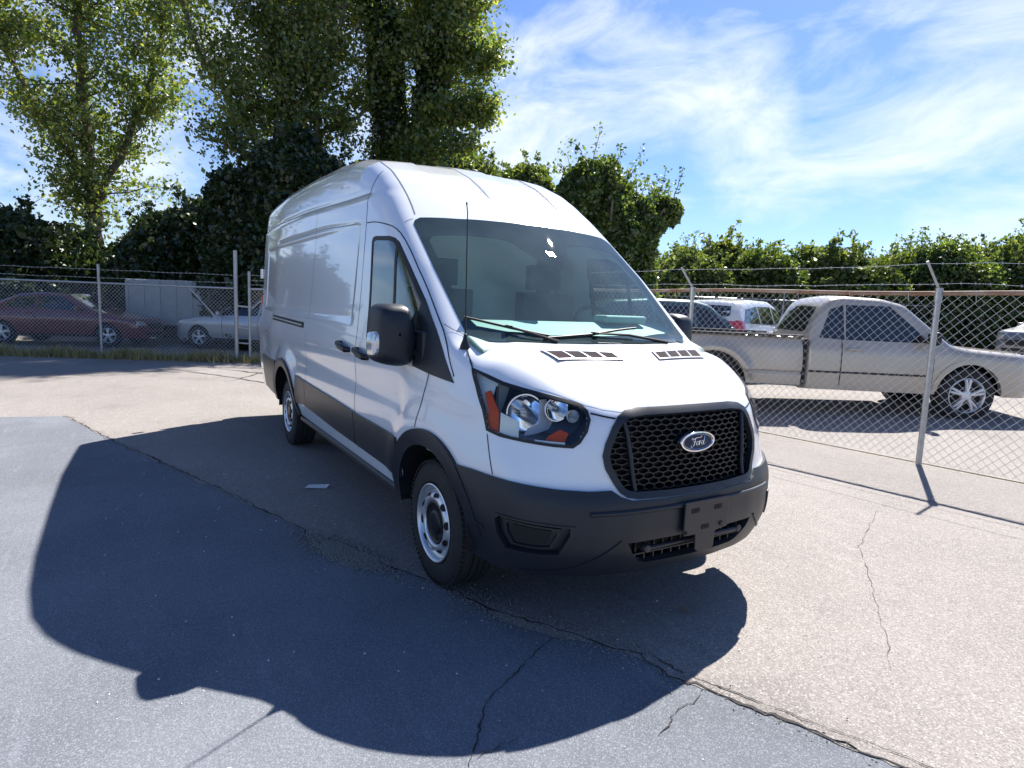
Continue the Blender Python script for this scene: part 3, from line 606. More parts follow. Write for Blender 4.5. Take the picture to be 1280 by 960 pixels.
# --- side windows
for sg in (-1, 1):
    md = 'side' if sg < 0 else 'side+'
    door = VH.patch('front_door', 'white', van, [(-1.33,2.10),(-1.30,2.118),(-1.143,2.106),(-.94,2.073),(-.835,2.046),(-.726,1.989),(-.529,1.845),(-.325,1.68),(-.166,1.541),(.01,1.385),(.15,1.25),(.185,1.18),(-.046,1.186),(-.093,1.042),(-.132,.893),(-.25,.82),(-.35,.72),(-.40,.52),(-1.29,.53),(-1.29,1.2),(-1.32,1.59)], md, .0012, 0, holes=[WIN], d=.035, is2d=True)
    w_ = VH.patch('side_window', 'sideglass', door, WIN, md, .000, 0, d=.04, is2d=True)
    VH.patch('window_seal', 'seal', w_, WIN, md, .003, .02, holes=[offset_poly(WIN, .028)], d=.025, is2d=True)
    VH.patch('window_divider', 'seal', w_, [(-.735,1.955),(-.70,1.935),(-.575,1.27),(-.61,1.27)], md, .003, .012, d=.03, is2d=True)
    VH.patch('mirror_mount', 'plastic', door, SAIL, md, .007, .01, d=.03, is2d=True)
    VH.strip('door_seam', 'matt', door, [(-1.33,2.115),(-1.143,2.106),(-.94,2.073),(-.835,2.046),(-.726,1.989),(-.529,1.845),(-.325,1.68),(-.166,1.541),(.01,1.39),(.185,1.20)], md, .007, is2d=True)
    VH.strip('door_seam', 'matt', door, [(-1.368,2.34),(-1.345,2.1),(-1.32,1.59),(-1.285,1.2),(-1.29,.97),(-1.29,.50)], md, .007, is2d=True, smooth=0)
    VH.strip('door_seam', 'matt', door, [(-.046,1.19),(-.06,1.13),(-.093,1.042),(-.132,.88)], md, .007, is2d=True)
    sd = VH.patch('sliding_door', 'white', van, [(-1.31, 2.28), (-1.31, .53), (-2.78, .53), (-2.78, 2.30)], md, .0008, 0, d=.05, is2d=True) if False else None
    if sg < 0: VH.strip('sliding_door_seam', 'matt', van, [(-2.78,2.33),(-2.78,1.36)], md, .004, is2d=True, smooth=0); VH.strip('sliding_door_seam', 'matt', van, [(-2.78,1.26),(-2.78,.50)], md, .004, is2d=True, smooth=0)
    XX = np.linspace(-5.45, -1.37, 40); VH.strip('roof_rail_groove_shade', 'groove', van, [(x, 2.385-.06*float(sstep(-3.6, -1.25, x))) for x in XX], md, .012, .0012, is2d=True, smooth=0)  # grey strip paints the shade lying in the hollow groove
    XX = np.linspace(-4.4, -1.6, 30); VH.strip('panel_groove_shade', 'groove', van, [(x, 2.165-.035*float(sstep(-2.6, -1.5, x))) for x in XX], md, .009, .0012, is2d=True, smooth=0)  # same painted shade, along the lower pressed groove
    # slider rail
    if sg < 0:
        rl = VH.patch('slide_rail', 'matt', van, [(-4.38,1.362),(-2.9,1.340),(-2.9,1.288),(-4.38,1.308)], md, .003, .006, d=.05, is2d=True)
        VH.strip('rail_lip', 'satin', rl, [(-4.34,1.335),(-2.94,1.312)], md, .014, .0045, is2d=True, smooth=0, high=.006)
    # handles
    for hx, hz, par in [(-1.11, 1.207, door)]+([(-1.53, 1.224, van)] if sg < 0 else []):
        rc = VH.patch('handle_recess', 'white', par, [(hx+.135*math.cos(a), hz-.15*.135*math.cos(a)+.042*math.sin(a)) for a in np.linspace(0, 2*math.pi, 25)[:-1]], md, .002, .003, d=.02, is2d=True)
        y = VH.proj([(hx, hz)], md)[0][1]; mb = MB()
        mb.tube([(hx-.12, y+sg*.004, hz+.018), (hx-.10, y+sg*.035, hz+.014), (hx, y+sg*.045, hz), (hx+.10, y+sg*.035, hz-.014), (hx+.12, y+sg*.004, hz-.018)], [.016, .020, .022, .02, .016], 10, flat=1.2)
        mb.build('door_handle', 'meshblack', par, smooth=True)
    # cladding
    zt = lambda x: np.interp(x, [-5.6, -5.4, -4.2, -3.32, -2.76, -1.77, -1.28, -.37], [.84, .85, .86, .825, .805, .784, .769, .762])
    zb_ = lambda x: np.interp(x, [-5.6, -5.33, -4.4, -2.88, -1.86, -.48], [.49, .47, .47, .568, .536, .519])
    for xa, xb in ((-3.15, -2.785), (-2.775, -1.297), (-1.283, -.40)):
        xs = np.linspace(xa, xb, 12); VH.patch('side_cladding', 'cladding', van, [(x, zt(x)) for x in xs]+[(x, zb_(x)) for x in xs[::-1]], md, .016, .02, d=.05, is2d=True)
    xs = np.linspace(-5.18, -4.18, 8)
    VH.patch('side_cladding', 'cladding', van, [(x, zt(x)) for x in xs]+[(x, .46) for x in xs[::-1]], md, .012, .016, d=.05, is2d=True)
    for c, ro, ri, a0, a1, nm in ((ARF, .533, .446, 12, 175, 'wheel_arch_trim'), (ARR, .578, .498, 8, 172, 'wheel_arch_trim')):
        VH.patch(nm, 'plastic', van, circ(c, ro, a0, a1, 30)+circ(c, ri, a1, a0, 30)[0:0]+[p for p in reversed(circ(c, ri, a0, a1, 30))], md, .022, .085, d=.03, is2d=True)
    VH.strip('bumper_seam', 'matt', van, [(.493,-.927,.957),(.534,-.933,.857),(.570,-.934,.775)] , 'fan', .005, mirror=False) if sg < 0 else None
    # sill step
    mb = MB(); sec = [(.0, .455), (.0, .425), (.022, .405), (.022, .375), (-.02, .345), (-.12, .35), (-.12, .455)]
    n_ = len(sec); X = [-3.14, -2.4, -1.6, -.9, -.48]
    V = [(x, sg*(.965+a), z+.006*(x+3.1)*0) for x in X for a, z in sec]
    mb.add(V, [(i*n_+j, i*n_+(j+1) % n_, (i+1)*n_+(j+1) % n_, (i+1)*n_+j) for i in range(len(X)-1) for j in range(n_)]+[tuple(range(n_)), tuple((len(X)-1)*n_+j for j in range(n_))])
    mb.build('side_step', 'cladding', van, bevel=.004)
    # wheel liners
    for c, ri in ((ARF, .453), (ARR, .505)):
        mb = MB(); A = np.linspace(R(0), R(180), 26); P = [(c[0]+ri*math.cos(a), c[1]+ri*math.sin(a)) for a in A]
        V = [(x, sg*.99, z) for x, z in P]+[(x, sg*.55, z) for x, z in P]; n_ = len(P)
        mb.add(V, [(i, i+1, n_+i+1, n_+i) for i in range(n_-1)]+[tuple(n_+i for i in range(n_))]); mb.build('wheel_liner', 'matt', van, smooth=True)
# underbody
mb = MB(); mb.box((-2.2, 0, .50), (6.2, 1.0, .18)); mb.box((-2.0, 0, .44), (3.0, 1.84, .03)); mb.box((-4.95, 0, .52), (1.2, 1.8, .06)); mb.box((.62, 0, .40), (.5, 1.3, .04)); mb.tube([(-4.9, -.5, .42), (-3.0, -.45, .36), (-2.2, -.4, .36)], .05, 8)
mb.build('underbody', 'matt', van)
# rear bumper
mb = MB(); mb.box((-5.66, 0, .60), (.14, 1.78, .26)); mb.build('rear_bumper', 'cladding', van, bevel=.04, seg=3)
for sg in (-1, 1):
    mb = MB(); mb.box((-5.675, sg*.86, 1.35), (.03, .10, .45)); mb.build('tail_light', 'red', van, bevel=.01)
    mb = MB(); mb.box((-5.70, sg*.90, 1.85), (.05, .03, .12)); mb.build('door_hinge', 'white', van, bevel=.008)
# --- hood
HOOD = mir([(.335, 0), (.33, -.22), (.295, -.43), (.215, -.66), (.125, -.815), (.108, -.856), (.212, -.890), (.30, -.896), (.45, -.85), (.61, -.745), (.72, -.64), (.79, -.57), (.835, -.50), (.865, -.42), (.875, -.3), (.885, 0)])
# shut lines
for nm, P, md in (('hood_seam', [(.108,-.856,1.363),(.212,-.894,1.304),(.283,-.913,1.256)], 'side'), ('hood_seam', [(.824,-.565,1.091),(.856,-.509,1.078),(.879,-.458,1.069)], 'front')):
    VH.strip(nm, 'matt', van, P, md, .0085, .003)
VH.strip('hood_seam', 'matt', van, [(.824,.565,1.091),(.856,.509,1.078),(.879,.458,1.069)], 'front', .006, .003)
VH.strip('fender_seam', 'matt', van, [(-.06,-.856,1.46),(.06,-.885,1.40),(.108,-.862,1.368)], 'side', .004, .003)
for sg in (-1, 1):
    VH.strip('roof_seam', 'groove2', van, [(-.834, sg*.774), (-.934, sg*.76), (-1.064, sg*.75), (-1.2, sg*.748), (-1.361, sg*.742), (-1.534, sg*.74), (-1.862, sg*.735), (-2.6, sg*.735), (-4, sg*.735), (-5.5, sg*.72)], 'top', .007, .0022, is2d=True)
    VH.strip('roof_edge_seam', 'matt', van, [(-1.368, 2.33), (-1.357, 2.38), (-1.372, 2.44), (-1.40, 2.50)], 'side' if sg < 0 else 'side+', .005, .0022, is2d=True, smooth=0)
    for yy in ((-.143, .478) if sg < 0 else ()): VH.strip('roof_channel_shade', 'groove2', van, [(-.97, yy), (-1.3, yy), (-2, yy), (-3.4, yy), (-5.2, yy)], 'top', .006, .0022, is2d=True, smooth=0)  # dark strip paints shade on one step of each roof channel
VH.strip('pillar_seam', 'matt', van, [(-.80,-.80), (-.80,-.86)], 'top', .004, .0016, is2d=True)
hood = VH.patch('hood', 'white', van, HOOD, 'top', .0009, 0, d=.03, is2d=True)
for sg in (1, -1):
    V2 = [(x, sg*y) for x, y in VENT]
    vt = VH.patch('hood_vent', 'white', hood, offset_poly(V2, -.007), 'top', .008, .008, holes=[offset_poly(V2, .004)], d=.03, is2d=True)
    VH.strip('vent_outline', 'redgrille', vt, offset_poly(V2, -.010), 'top', .006, .005, closed=True, smooth=0, is2d=True)
    A, B, C2, D2 = [np.array(p) for p in V2]
    for i in range(4):
        a0, a1 = i/4+.012, (i+1)/4-.012; q = [A+(B-A)*a0, A+(B-A)*a1, D2+(C2-D2)*a1, D2+(C2-D2)*a0]
        VH.patch('vent_mesh', 'redgrille', vt, offset_poly(q, .002), 'top', .0055, .003, d=.02, is2d=True)
    for i in (1, 2, 3):
        a0 = i/4; VH.strip('vent_bar', 'white', vt, [A+(B-A)*a0, D2+(C2-D2)*a0], 'top', .008, .005, is2d=True, smooth=0, high=.004)
# --- headlights
for sg in (-1, 1):
    k = np.array([1, -sg, 1])       # data are for y<0
    def fan_patch(nm, m, par, P, off, thick, holes=(), is2d=False, d=.02):
        o = VH.patch(nm, m, par, P, 'fan', off, thick, holes=holes, d=d, is2d=is2d)
        if sg > 0: o.data.transform(Matrix.Diagonal((1, -1, 1, 1))); o.data.flip_normals()
        return o
    hl = fan_patch('headlight', 'lens', van, HL2, .004, 0, is2d=True)
    o = VH.bucket('lamp_housing', 'housing', hl, offset_poly(HL2, .002), 'fan', (-.13, .11, 0), is2d=True, shrink=.12)
    if sg > 0: o.data.transform(Matrix.Diagonal((1, -1, 1, 1)))
    fan_patch('lamp_gasket', 'seal', hl, offset_poly(HL2, -.003), .0052, .01, holes=[offset_poly(HL2, .011)], is2d=True)
    def bowl(c, r, dep, axis, m='chrome', nm='reflector', ribs=True):
        c = np.array(c)*k; ax = np.array(axis)*k; ax = ax/np.linalg.norm(ax); mbb = MB()
        prof = [(-dep*(1-(i/10)**2), r*max(.02, i/10)) for i in range(11)]+[(.006, r*1.02), (.006, r*1.10), (-.01, r*1.10)]
        mbb.lathe(prof, (0, 0, 0), 'x', 36); V = np.vstack(mbb.v); q = Vector((1, 0, 0)).rotation_difference(Vector(ax)).to_matrix(); mbb.v = [V@np.array(q).T+c]
        ob = mbb.build(nm, m, hl, smooth=True)
        b2 = MB(); b2.lathe([(-dep, .0), (-dep, r*.13), (-dep*.25, r*.13), (-dep*.12, r*.06), (-dep*.1, 0)], (0, 0, 0), 'x', 14); V = np.vstack(b2.v); b2.v = [V@np.array(q).T+c]; b2.build('bulb', 'satin', ob, smooth=True)
        return ob
    bowl((.555, -.755, 1.060), .086, .075, (1, -.35, .0)); bowl((.655, -.640, 1.088), .054, .05, (1, -.35, 0)); bowl((.735, -.60, 1.065), .028, .025, (1, -.3, 0), 'satin')
    # bright bracket between the bowls
    mb = MB(); P = np.array([(.60,-.700,1.128),(.60,-.662,1.130),(.60,-.630,1.064),(.60,-.590,1.010),(.60,-.500,1.008),(.60,-.573,.995),(.60,-.71,.962),(.60,-.784,.955),(.60,-.763,.990),(.60,-.700,1.012)])*k
    mb.prism(P, (0, 0, 0), (-.006, 0, 0)); mb.build('lamp_bezel', 'bracket', hl)
    fan_patch('corner_reflector', 'amber', hl, [(.470,-.906,.975),(.535,-.893,.972),(.525,-.892,1.07),(.45,-.905,1.165),(.415,-.91,1.15),(.46,-.91,1.07)], -.012, .004)
    fan_patch('side_reflector', 'cream', hl, [(.545,-.897,.972),(.640,-.846,.958),(.628,-.843,1.035),(.535,-.892,1.068)], -.016, .004)
    fan_patch('indicator_lens', 'amber', hl, [(.735,-.76,.957),(.80,-.69,.955),(.80,-.665,1.0),(.775,-.70,1.015),(.745,-.745,.985)], -.03, .004)
    fan_patch('lamp_trim', 'cream', hl, [(.70,-.79,.952),(.80,-.685,.948),(.80,-.685,.958),(.70,-.79,.962)], -.012, .004)
# --- grille
grl = VH.patch('grille_frame', 'plastic', van, GR, 'front', .010, .03, holes=[offset_poly(GR, .031)], d=.025, is2d=True)
VH.bucket('radiator_cavity', 'matt', grl, offset_poly(GR, .024), 'front', (-.12, 0, 0), is2d=True, off=-.003)
GI = offset_poly(GR, .026); mb = MB(); cw, ch = .058, .029; segs = set()
for r_ in range(-1, 19):
    for c_ in range(-11, 12):
        cx = c_*cw*1.0+(r_ % 2)*cw/2; cy = .695+r_*ch*.86
        hexp = [(cx-cw*.5, cy-ch*.22), (cx-cw*.5, cy+ch*.22), (cx-cw*.20, cy+ch*.5), (cx+cw*.20, cy+ch*.5), (cx+cw*.5, cy+ch*.22), (cx+cw*.5, cy-ch*.22), (cx+cw*.2, cy-ch*.5), (cx-cw*.2, cy-ch*.5)]
        for i in (0, 1, 2, 3, 4, 5, 6, 7):
            a, b = hexp[i], hexp[(i+1) % 8]; a, b = tuple(np.round(a, 4)), tuple(np.round(b, 4))
            if a > b: a, b = b, a
            segs.add((a, b))
segs = sorted(segs); A = np.array([s_[0] for s_ in segs]); B = np.array([s_[1] for s_ in segs]); ok = inpoly((A+B)/2, GI); A, B = A[ok], B[ok]
PA = VH.proj(A, 'front'); PB = VH.proj(B, 'front')
for a, b in zip(PA, PB):
    t = b-a; ln = np.linalg.norm(t)
    if ln < .002: continue
    t /= ln; n_ = np.array([1, 0, 0]); s_ = np.cross(n_, t); s_ /= np.linalg.norm(s_); hw = .0024; f0, f1 = -.014, -.04
    V = [a+s_*hw+n_*f0, a-s_*hw+n_*f0, a-s_*hw+n_*f1, a+s_*hw+n_*f1, b+s_*hw+n_*f0, b-s_*hw+n_*f0, b-s_*hw+n_*f1, b+s_*hw+n_*f1]
    mb.add(V, [(0, 4, 5, 1), (1, 5, 6, 2), (3, 7, 4, 0)])
mb.build('honeycomb_mesh', 'meshblack', grl, kind='stuff')
for sg in (-1, 1):
    P = VH.proj([(sg*.415, 1.055), (sg*.405, 1.0), (sg*.395, .9), (sg*.385, .8), (sg*.38, .735)], 'front'); mb = MB(); mb.tube(P+np.array([-.006, 0, 0]), .011, 8); mb.build('grille_rib', 'plastic', grl, smooth=True)
# badge
ec = np.array([.972, 0, .944]); bw, bh = .120, .0525
def ell(sx, sz, x, n=48): return [(ec[0]+x, sx*math.cos(2*math.pi*i/n), ec[2]+sz*math.sin(2*math.pi*i/n)) for i in range(n)]
mb = MB(); rings = [ell(bw, bh, -.02), ell(bw, bh, .004), ell(bw*.975, bh*.96, .009), ell(bw*.90, bh*.84, .010), ell(bw*.87, bh*.79, .004)]
n_ = 48; mb.add(sum(rings, []), [(i*n_+j, i*n_+(j+1) % n_, (i+1)*n_+(j+1) % n_, (i+1)*n_+j) for i in range(4) for j in range(n_)]); bdg = mb.build('badge_rim', 'chrome', grl, smooth=True)
mb = MB(); rr = [ell(bw*.87*q, bh*.79*q, .0045+.004*(1-q*q)) for q in (1, .8, .55, .3, .02)]
mb.add(sum(rr, []), [(i*n_+j, i*n_+(j+1) % n_, (i+1)*n_+(j+1) % n_, (i+1)*n_+j) for i in range(4) for j in range(n_)]); mb.build('badge_face', 'blue', bdg, smooth=True)
mb = MB(); t = [(bw*.82*math.cos(a), bh*.72*math.sin(a)) for a in np.linspace(0, 2*math.pi, 41)]
def stroke(P, wd):
    P = chaikin(np.array(P, float), 2, False); W_ = np.interp(np.linspace(0, 1, len(P)), np.linspace(0, 1, len(wd)), wd)
    u, v = P[:, 0], P[:, 1]
    q = np.clip((u/(bw*.9))**2+(v/(bh*.84))**2, 0, 1); X = ec[0]+.0045+.004*(1-q)+.0012
    mb.tube(np.stack([X, u, ec[2]+v], 1), W_, 6)
stroke(t, [.0008, .0008])
S = .036       # script letters, u runs to the van's left (reader's right)
for P, wd in (([(-1.05,.42),(-1.35,.62),(-1.6,.45),(-1.35,.28),(-.9,.45),(-.35,.62),(.35,.55),(.65,.80)], [.0009,.0016,.0016,.0024,.0016]),     # top flourish of the F
              ([(-.75,.52),(-.85,.15),(-1.0,-.45),(-1.3,-.75),(-1.65,-.6),(-1.55,-.35),(-1.25,-.35)], [.0024,.0026,.0024,.0012,.0010]),      # stem
              ([(-1.25,.02),(-.9,.06),(-.55,.02)], [.0012,.0018,.0010]),
              ([(-.35,.12),(-.58,-.1),(-.5,-.45),(-.22,-.42),(-.12,-.1),(-.32,.12),(-.1,.0),(.1,.08)], [.0014,.0022,.0014,.0018,.0010]),
              ([(.05,.16),(.22,.12),(.16,-.2),(.10,-.46)], [.001,.002,.0022,.0018]), ([(.12,-.2),(.3,.12),(.5,.1)], [.0012,.0016,.0018]),
              ([(.95,.10),(.66,.06),(.58,-.3),(.78,-.48),(.98,-.2),(1.05,.05)], [.0014,.0022,.0014,.0018]), ([(1.3,.72),(1.12,.2),(1.05,-.3),(1.15,-.46),(1.45,-.3),(1.65,-.05)], [.0020,.0024,.0018,.0010])):
    stroke([(u*S*.9+.002, v*S) for u, v in P], wd)
mb.build('badge_lettering', 'chrome', bdg, smooth=True)
# --- front bumper
BT = [(.340,-1.0,.775),(.442,-.977,.777),(.566,-.936,.769),(.716,-.848,.757),(.829,-.723,.745),(.892,-.609,.739),(.925,-.505,.742),(.94,-.46,.712),(.965,-.41,.695),(.99,-.2,.692),(1.0,0,.692)]
BB = [(1.0,0,.33),(.95,-.35,.33),(.85,-.66,.33),(.6,-.87,.325),(.43,-.93,.335),(.40,-.95,.40),(.40,-.965,.47),(.395,-.985,.6)]
BT2 = [tuple(p) for p in VH.to2d(BT, 'fan')]; BB2 = [tuple(p) for p in VH.to2d(BB, 'fan')]
half = BT2+BB2[1:]; full = BT2+[(-a, b) for a, b in reversed(BT2[:-1])]+[(-a, b) for a, b in reversed(BB2[1:])]+BB2
tofan = lambda P: [tuple(q) for q in VH.to2d(VH.proj(P, 'front'), 'fan')]
INF = VH.to2d(VH.proj(resample(INTK, .04), 'front'), 'fan'); FG2 = VH.to2d(FOG, 'fan')
bump = VH.patch('front_bumper', 'plastic', van, full, 'fan', .017, .035, holes=[INF, FG2, [(-a, b) for a, b in FG2]], d=.025, is2d=True)
VH.bucket('lower_intake', 'matt', bump, INTK, 'front', (-.13, 0, 0), is2d=True, off=.012, shrink=.03)
mb = MB(); mb.tube([(1.0, -.33, .455), (1.005, 0, .458), (1.0, .33, .455)], .012, 8)
for z in (.425, .49): mb.tube([(.97, -.40, z), (.98, 0, z), (.97, .40, z)], .006, 6)
for y in np.arange(-.36, .37, .06): mb.box((.955, y, .45), (.02, .007, .12))
mb.build('intake_bar', 'plastic', bump, smooth=True)
for y in (-.325, .325): mb = MB(); mb.lathe([(-.03, .0), (-.03, .02), (.004, .022), (.012, .017), (.014, 0)], (1.0, y, .457), 'x', 20); mb.build('parking_sensor', 'cladding', bump, smooth=True)
FC = FG2.mean(0)
def scl(P, s_, c=FC): return [tuple(c+(np.array(p)-c)*s_) for p in P]
for sg in (-1, 1):
    def fp(nm, m, par, P, off, thick, holes=(), d=.02):
        P = [(a*(-sg), b) for a, b in P]; holes = [[(a*(-sg), b) for a, b in h] for h in holes]
        return VH.patch(nm, m, par, P, 'fan', off, thick, holes=holes, d=d, is2d=True)
    fog = fp('fog_lamp_blank', 'plastic', bump, scl(FG2, 1.0), -.012, .006)
    fp('fog_frame', 'plastic', fog, scl(FG2, 1.05), .024, .03, [scl(FG2, .93)]); fp('fog_frame', 'plastic', fog, scl(FG2, .74), .002, .02, [scl(FG2, .64)]); fp('fog_insert', 'matt', fog, scl(FG2, .52), -.006, .006)
    A = [(.40,-.968,.555),(.47,-.952,.54),(.545,-.945,.515)]; 
    VH.strip('bumper_crease', 'cladding', bump, [(p[0], p[1]*(-sg)*-1*-1, p[2]) for p in A] if False else [(a*(-sg), b) for a, b in VH.to2d(A, 'fan')], 'fan', .014, .017, is2d=True, high=.006)
    A = [(.70,-.84,.345),(.85,-.66,.37),(.93,-.53,.45),(.965,-.46,.51)]
    VH.strip('bumper_crease', 'plastic', bump, [(a*(-sg), b) for a, b in VH.to2d(A, 'fan')], 'fan', .010, .017, is2d=True, high=.006)
mb = MB(); P = []
for y in np.linspace(-.62, .62, 21): P.append((VH.proj([(y, .60)], 'front')[0][0]+.018, y, .655-.03*abs(y)**2))
mb.tube(P, .012, 8); mb.build('bumper_ledge', 'plastic', bump, smooth=True)
# plate bracket
mb = MB(); pb = (1.056, .012); 
def plate(xs, y0, y1, z0, z1, x=1.056, th=.012): mb.box((x, (y0+y1)/2+.012, (z0+z1)/2), (th, y1-y0, z1-z0))
mb.prism([(1.05, y+.012, z) for y, z in ((-.155, .505), (-.155, .672), (.155, .672), (.155, .515), (.10, .508), (.065, .503), (.06, .425), (.04, .412), (-.05, .412), (-.07, .425), (-.075, .503))], (0, 0, 0), (.012, 0, 0))
br = mb.build('plate_bracket', 'cladding', van, bevel=.003)
mb = MB()
for y, z in ((-.085, .625), (.075, .625), (-.01, .535)):
    mb.box((1.0635, y+.012, z), (.003, .05, .022)); 
mb.build('bracket_slot', 'matt', br)
mb = MB(); mb.lathe([(0, 0), (0, .014), (.006, .012), (.008, 0)], (1.062, .115, .535), 'x', 14); mb.lathe([(0, 0), (0, .010), (.006, .009), (.008, 0)], (1.062, -.13, .52), 'x', 12)
for y in (-.085, .075, -.01): mb.box((1.066, y+.018, .621 if y != -.01 else .531), (.006, .02, .006))
mb.build('bracket_bolt', 'seal', br)
# --- wheels
def wheel(x, sg, name='wheel'):
    yo = sg*.985; f = -sg          # lathe: h measured inward
    root = bpy.data.objects.new(name, None); COL.objects.link(root); root.parent = van; root.location = (x, sg*.985, .355)
    mbb = MB(); prof = [(.03, .215), (.008, .232), (.004, .262), (.006, .30), (.016, .328), (.034, .346), (.05, .352)]
    y = .052
    for i in range(4): prof += [(y, .3545), (y+.030, .355), (y+.031, .346), (y+.038, .346)]; y += .039
    prof += [(.206, .352), (.22, .343), (.232, .32), (.236, .27), (.228, .225), (.20, .215)]
    mbb.lathe([(h*f, r_) for h, r_ in prof], (0, 0, 0), 'y', 72); ty = mbb.build('tyre', 'tyre', root, smooth=True)
    mbb = MB()
    for i in range(72):      # shoulder blocks
        a = 2*math.pi*i/72; c_, s_ = math.cos(a), math.sin(a)
        for h in (.030,):
            m3 = Matrix.Rotation(-a, 3, 'Y'); mbb.box((.345*c_, f*h, .345*s_), (.012, .03, .017), M3=np.array(m3).T)
    mbb.build('tread_blocks', 'tyre', ty, kind='stuff')
    mbb = MB(); prof = [(.022, .214), (.006, .220), (.003, .214), (.008, .206), (.020, .200), (.034, .196), (.040, .187), (.042, .180), (.030, .172), (.016, .160), (.010, .146), (.010, .132), (.016, .124), (.030, .120), (.060, .118)]
    mbb.lathe([(h*f, r_) for h, r_ in prof], (0, 0, 0), 'y', 64); rm = mbb.build('rim', 'rim', root, smooth=True)
    for i in range(10):
        a = 2*math.pi*(i+.3)/10; mbb = MB(); rr_ = .163; mbb.lathe([(0, 0), (0, .0185), (.010, .0185)], (0, 0, 0), 'y', 14)
        V = np.vstack(mbb.v); n1 = np.array([-math.sin(R(45)), -1*math.cos(R(45)), 0]); ca, sa = math.cos(a), math.sin(a)
        # disc tilted to lie on the dished web
        loc = np.stack([V[:, 0]*.85, V[:, 1], V[:, 2]*1.25], 1); tl = math.atan2(.014, .012)
        rad = loc[:, 0]*math.cos(tl)-(-loc[:, 1])*0; hh = loc[:, 0]*math.sin(tl)+loc[:, 1]*0
        X = rr_+rad; Yh = .0165+hh-.003; Z = loc[:, 2]
        mbb.v = [np.stack([X*ca-Z*sa, Yh*f, X*sa+Z*ca], 1)]; mbb.build('vent_hole', 'matt', rm)
    mbb = MB(); mbb.lathe([(h*f, r_) for h, r_ in ((.030, .124), (.020, .121), (.017, .112), (.022, .104), (.022, .070), (.014, .062), (.012, .05), (.012, .0))], (0, 0, 0), 'y', 32)
    for i in range(5):
        a = 2*math.pi*i/5; mbb.lathe([((.03)*f, .0), (.03*f, .010), (.018*f, .009), (.016*f, 0)], (.09*math.cos(a), 0, .09*math.sin(a)), 'y', 8)
    mbb.build('hub_cap', 'meshblack', root, smooth=True)
    mbb = MB(); mbb.lathe([(.10*f, .0), (.10*f, .19), (.2*f, .2), (.2*f, 0)], (0, 0, 0), 'y', 24); mbb.build('brake_drum', 'matt', root)
    return root
for x in (0, -3.75):
    for sg in (-1, 1): wheel(x, sg)
# --- wing mirrors
MIR = [(-1.334,1.43),(-1.324,1.518),(-1.312,1.545),(-1.275,1.562),(-1.188,1.562),(-1.165,1.552),(-1.152,1.535),(-1.126,1.461),(-1.120,1.376),(-1.128,1.28),(-1.150,1.245),(-1.20,1.236),(-1.275,1.247),(-1.325,1.275),(-1.335,1.31)]
for sg in (-1, 1):
    O = chaikin(np.array(MIR), 1)*1.098+np.array([-2.3792+2.3792*1.098, 1.5816*(1-1.098)]); c = O.mean(0); mb = MB(); rings = []
    for s_, x in ((.93, -.115), (1.0, -.10), (1.0, -.03), (.985, .02), (.94, .06), (.86, .088), (.70, .102), (.4, .112), (.05, .115)):
        Q = c+(O-c)*s_; rings.append([(x-.30+.06*(q[0]+1.0), sg*abs(q[0]), q[1]) for q in Q])
    n_ = len(O); mb.add(np.array(sum(rings, [])), [(i*n_+j, i*n_+(j+1) % n_, (i+1)*n_+(j+1) % n_, (i+1)*n_+j) for i in range(len(rings)-1) for j in range(n_)]+[tuple(range(n_))])
    mr = mb.build('side_mirror', 'plastic', van, smooth=True)
    mb = MB(); mb.box((-.27, sg*1.00, 1.37), (.09, .10, .05)); mb.box((-.27, sg*1.00, 1.29), (.10, .10, .05)); mb.box((-.20, sg*.985, 1.33), (.16, .045, .17)); mb.build('mirror_arm', 'plastic', mr, bevel=.012)
    # indicator in the outer lower edge
    mb = MB(); o2 = np.array([(-1.345,1.30),(-1.352,1.36),(-1.345,1.405),(-1.325,1.425),(-1.300,1.425),(-1.278,1.40),(-1.270,1.35),(-1.272,1.298)]); o2 = o2*1.098+np.array([-2.3792+2.3792*1.098, 1.5816*(1-1.098)]); c2 = o2.mean(0); rr = []
    for s_, x in ((1, -.06), (1, .020), (.94, .045), (.7, .062), (.1, .068)): rr.append([(x-.30, -sg*abs(q[0])*-1, q[1]) for q in c2+(o2-c2)*s_])
    m_ = len(o2); mb.add(np.array(sum(rr, [])), [(i*m_+j, i*m_+(j+1) % m_, (i+1)*m_+(j+1) % m_, (i+1)*m_+j) for i in range(4) for j in range(m_)]+[tuple(range(m_))]); mb.build('mirror_indicator', 'mirlamp', mr, smooth=True)
    mb = MB(); g_ = c+(O-c)*.88; mb.add([(-.423, sg*abs(q[0]), q[1]) for q in g_], [tuple(range(len(g_)))]); mb.build('mirror_glass', 'chrome', mr)
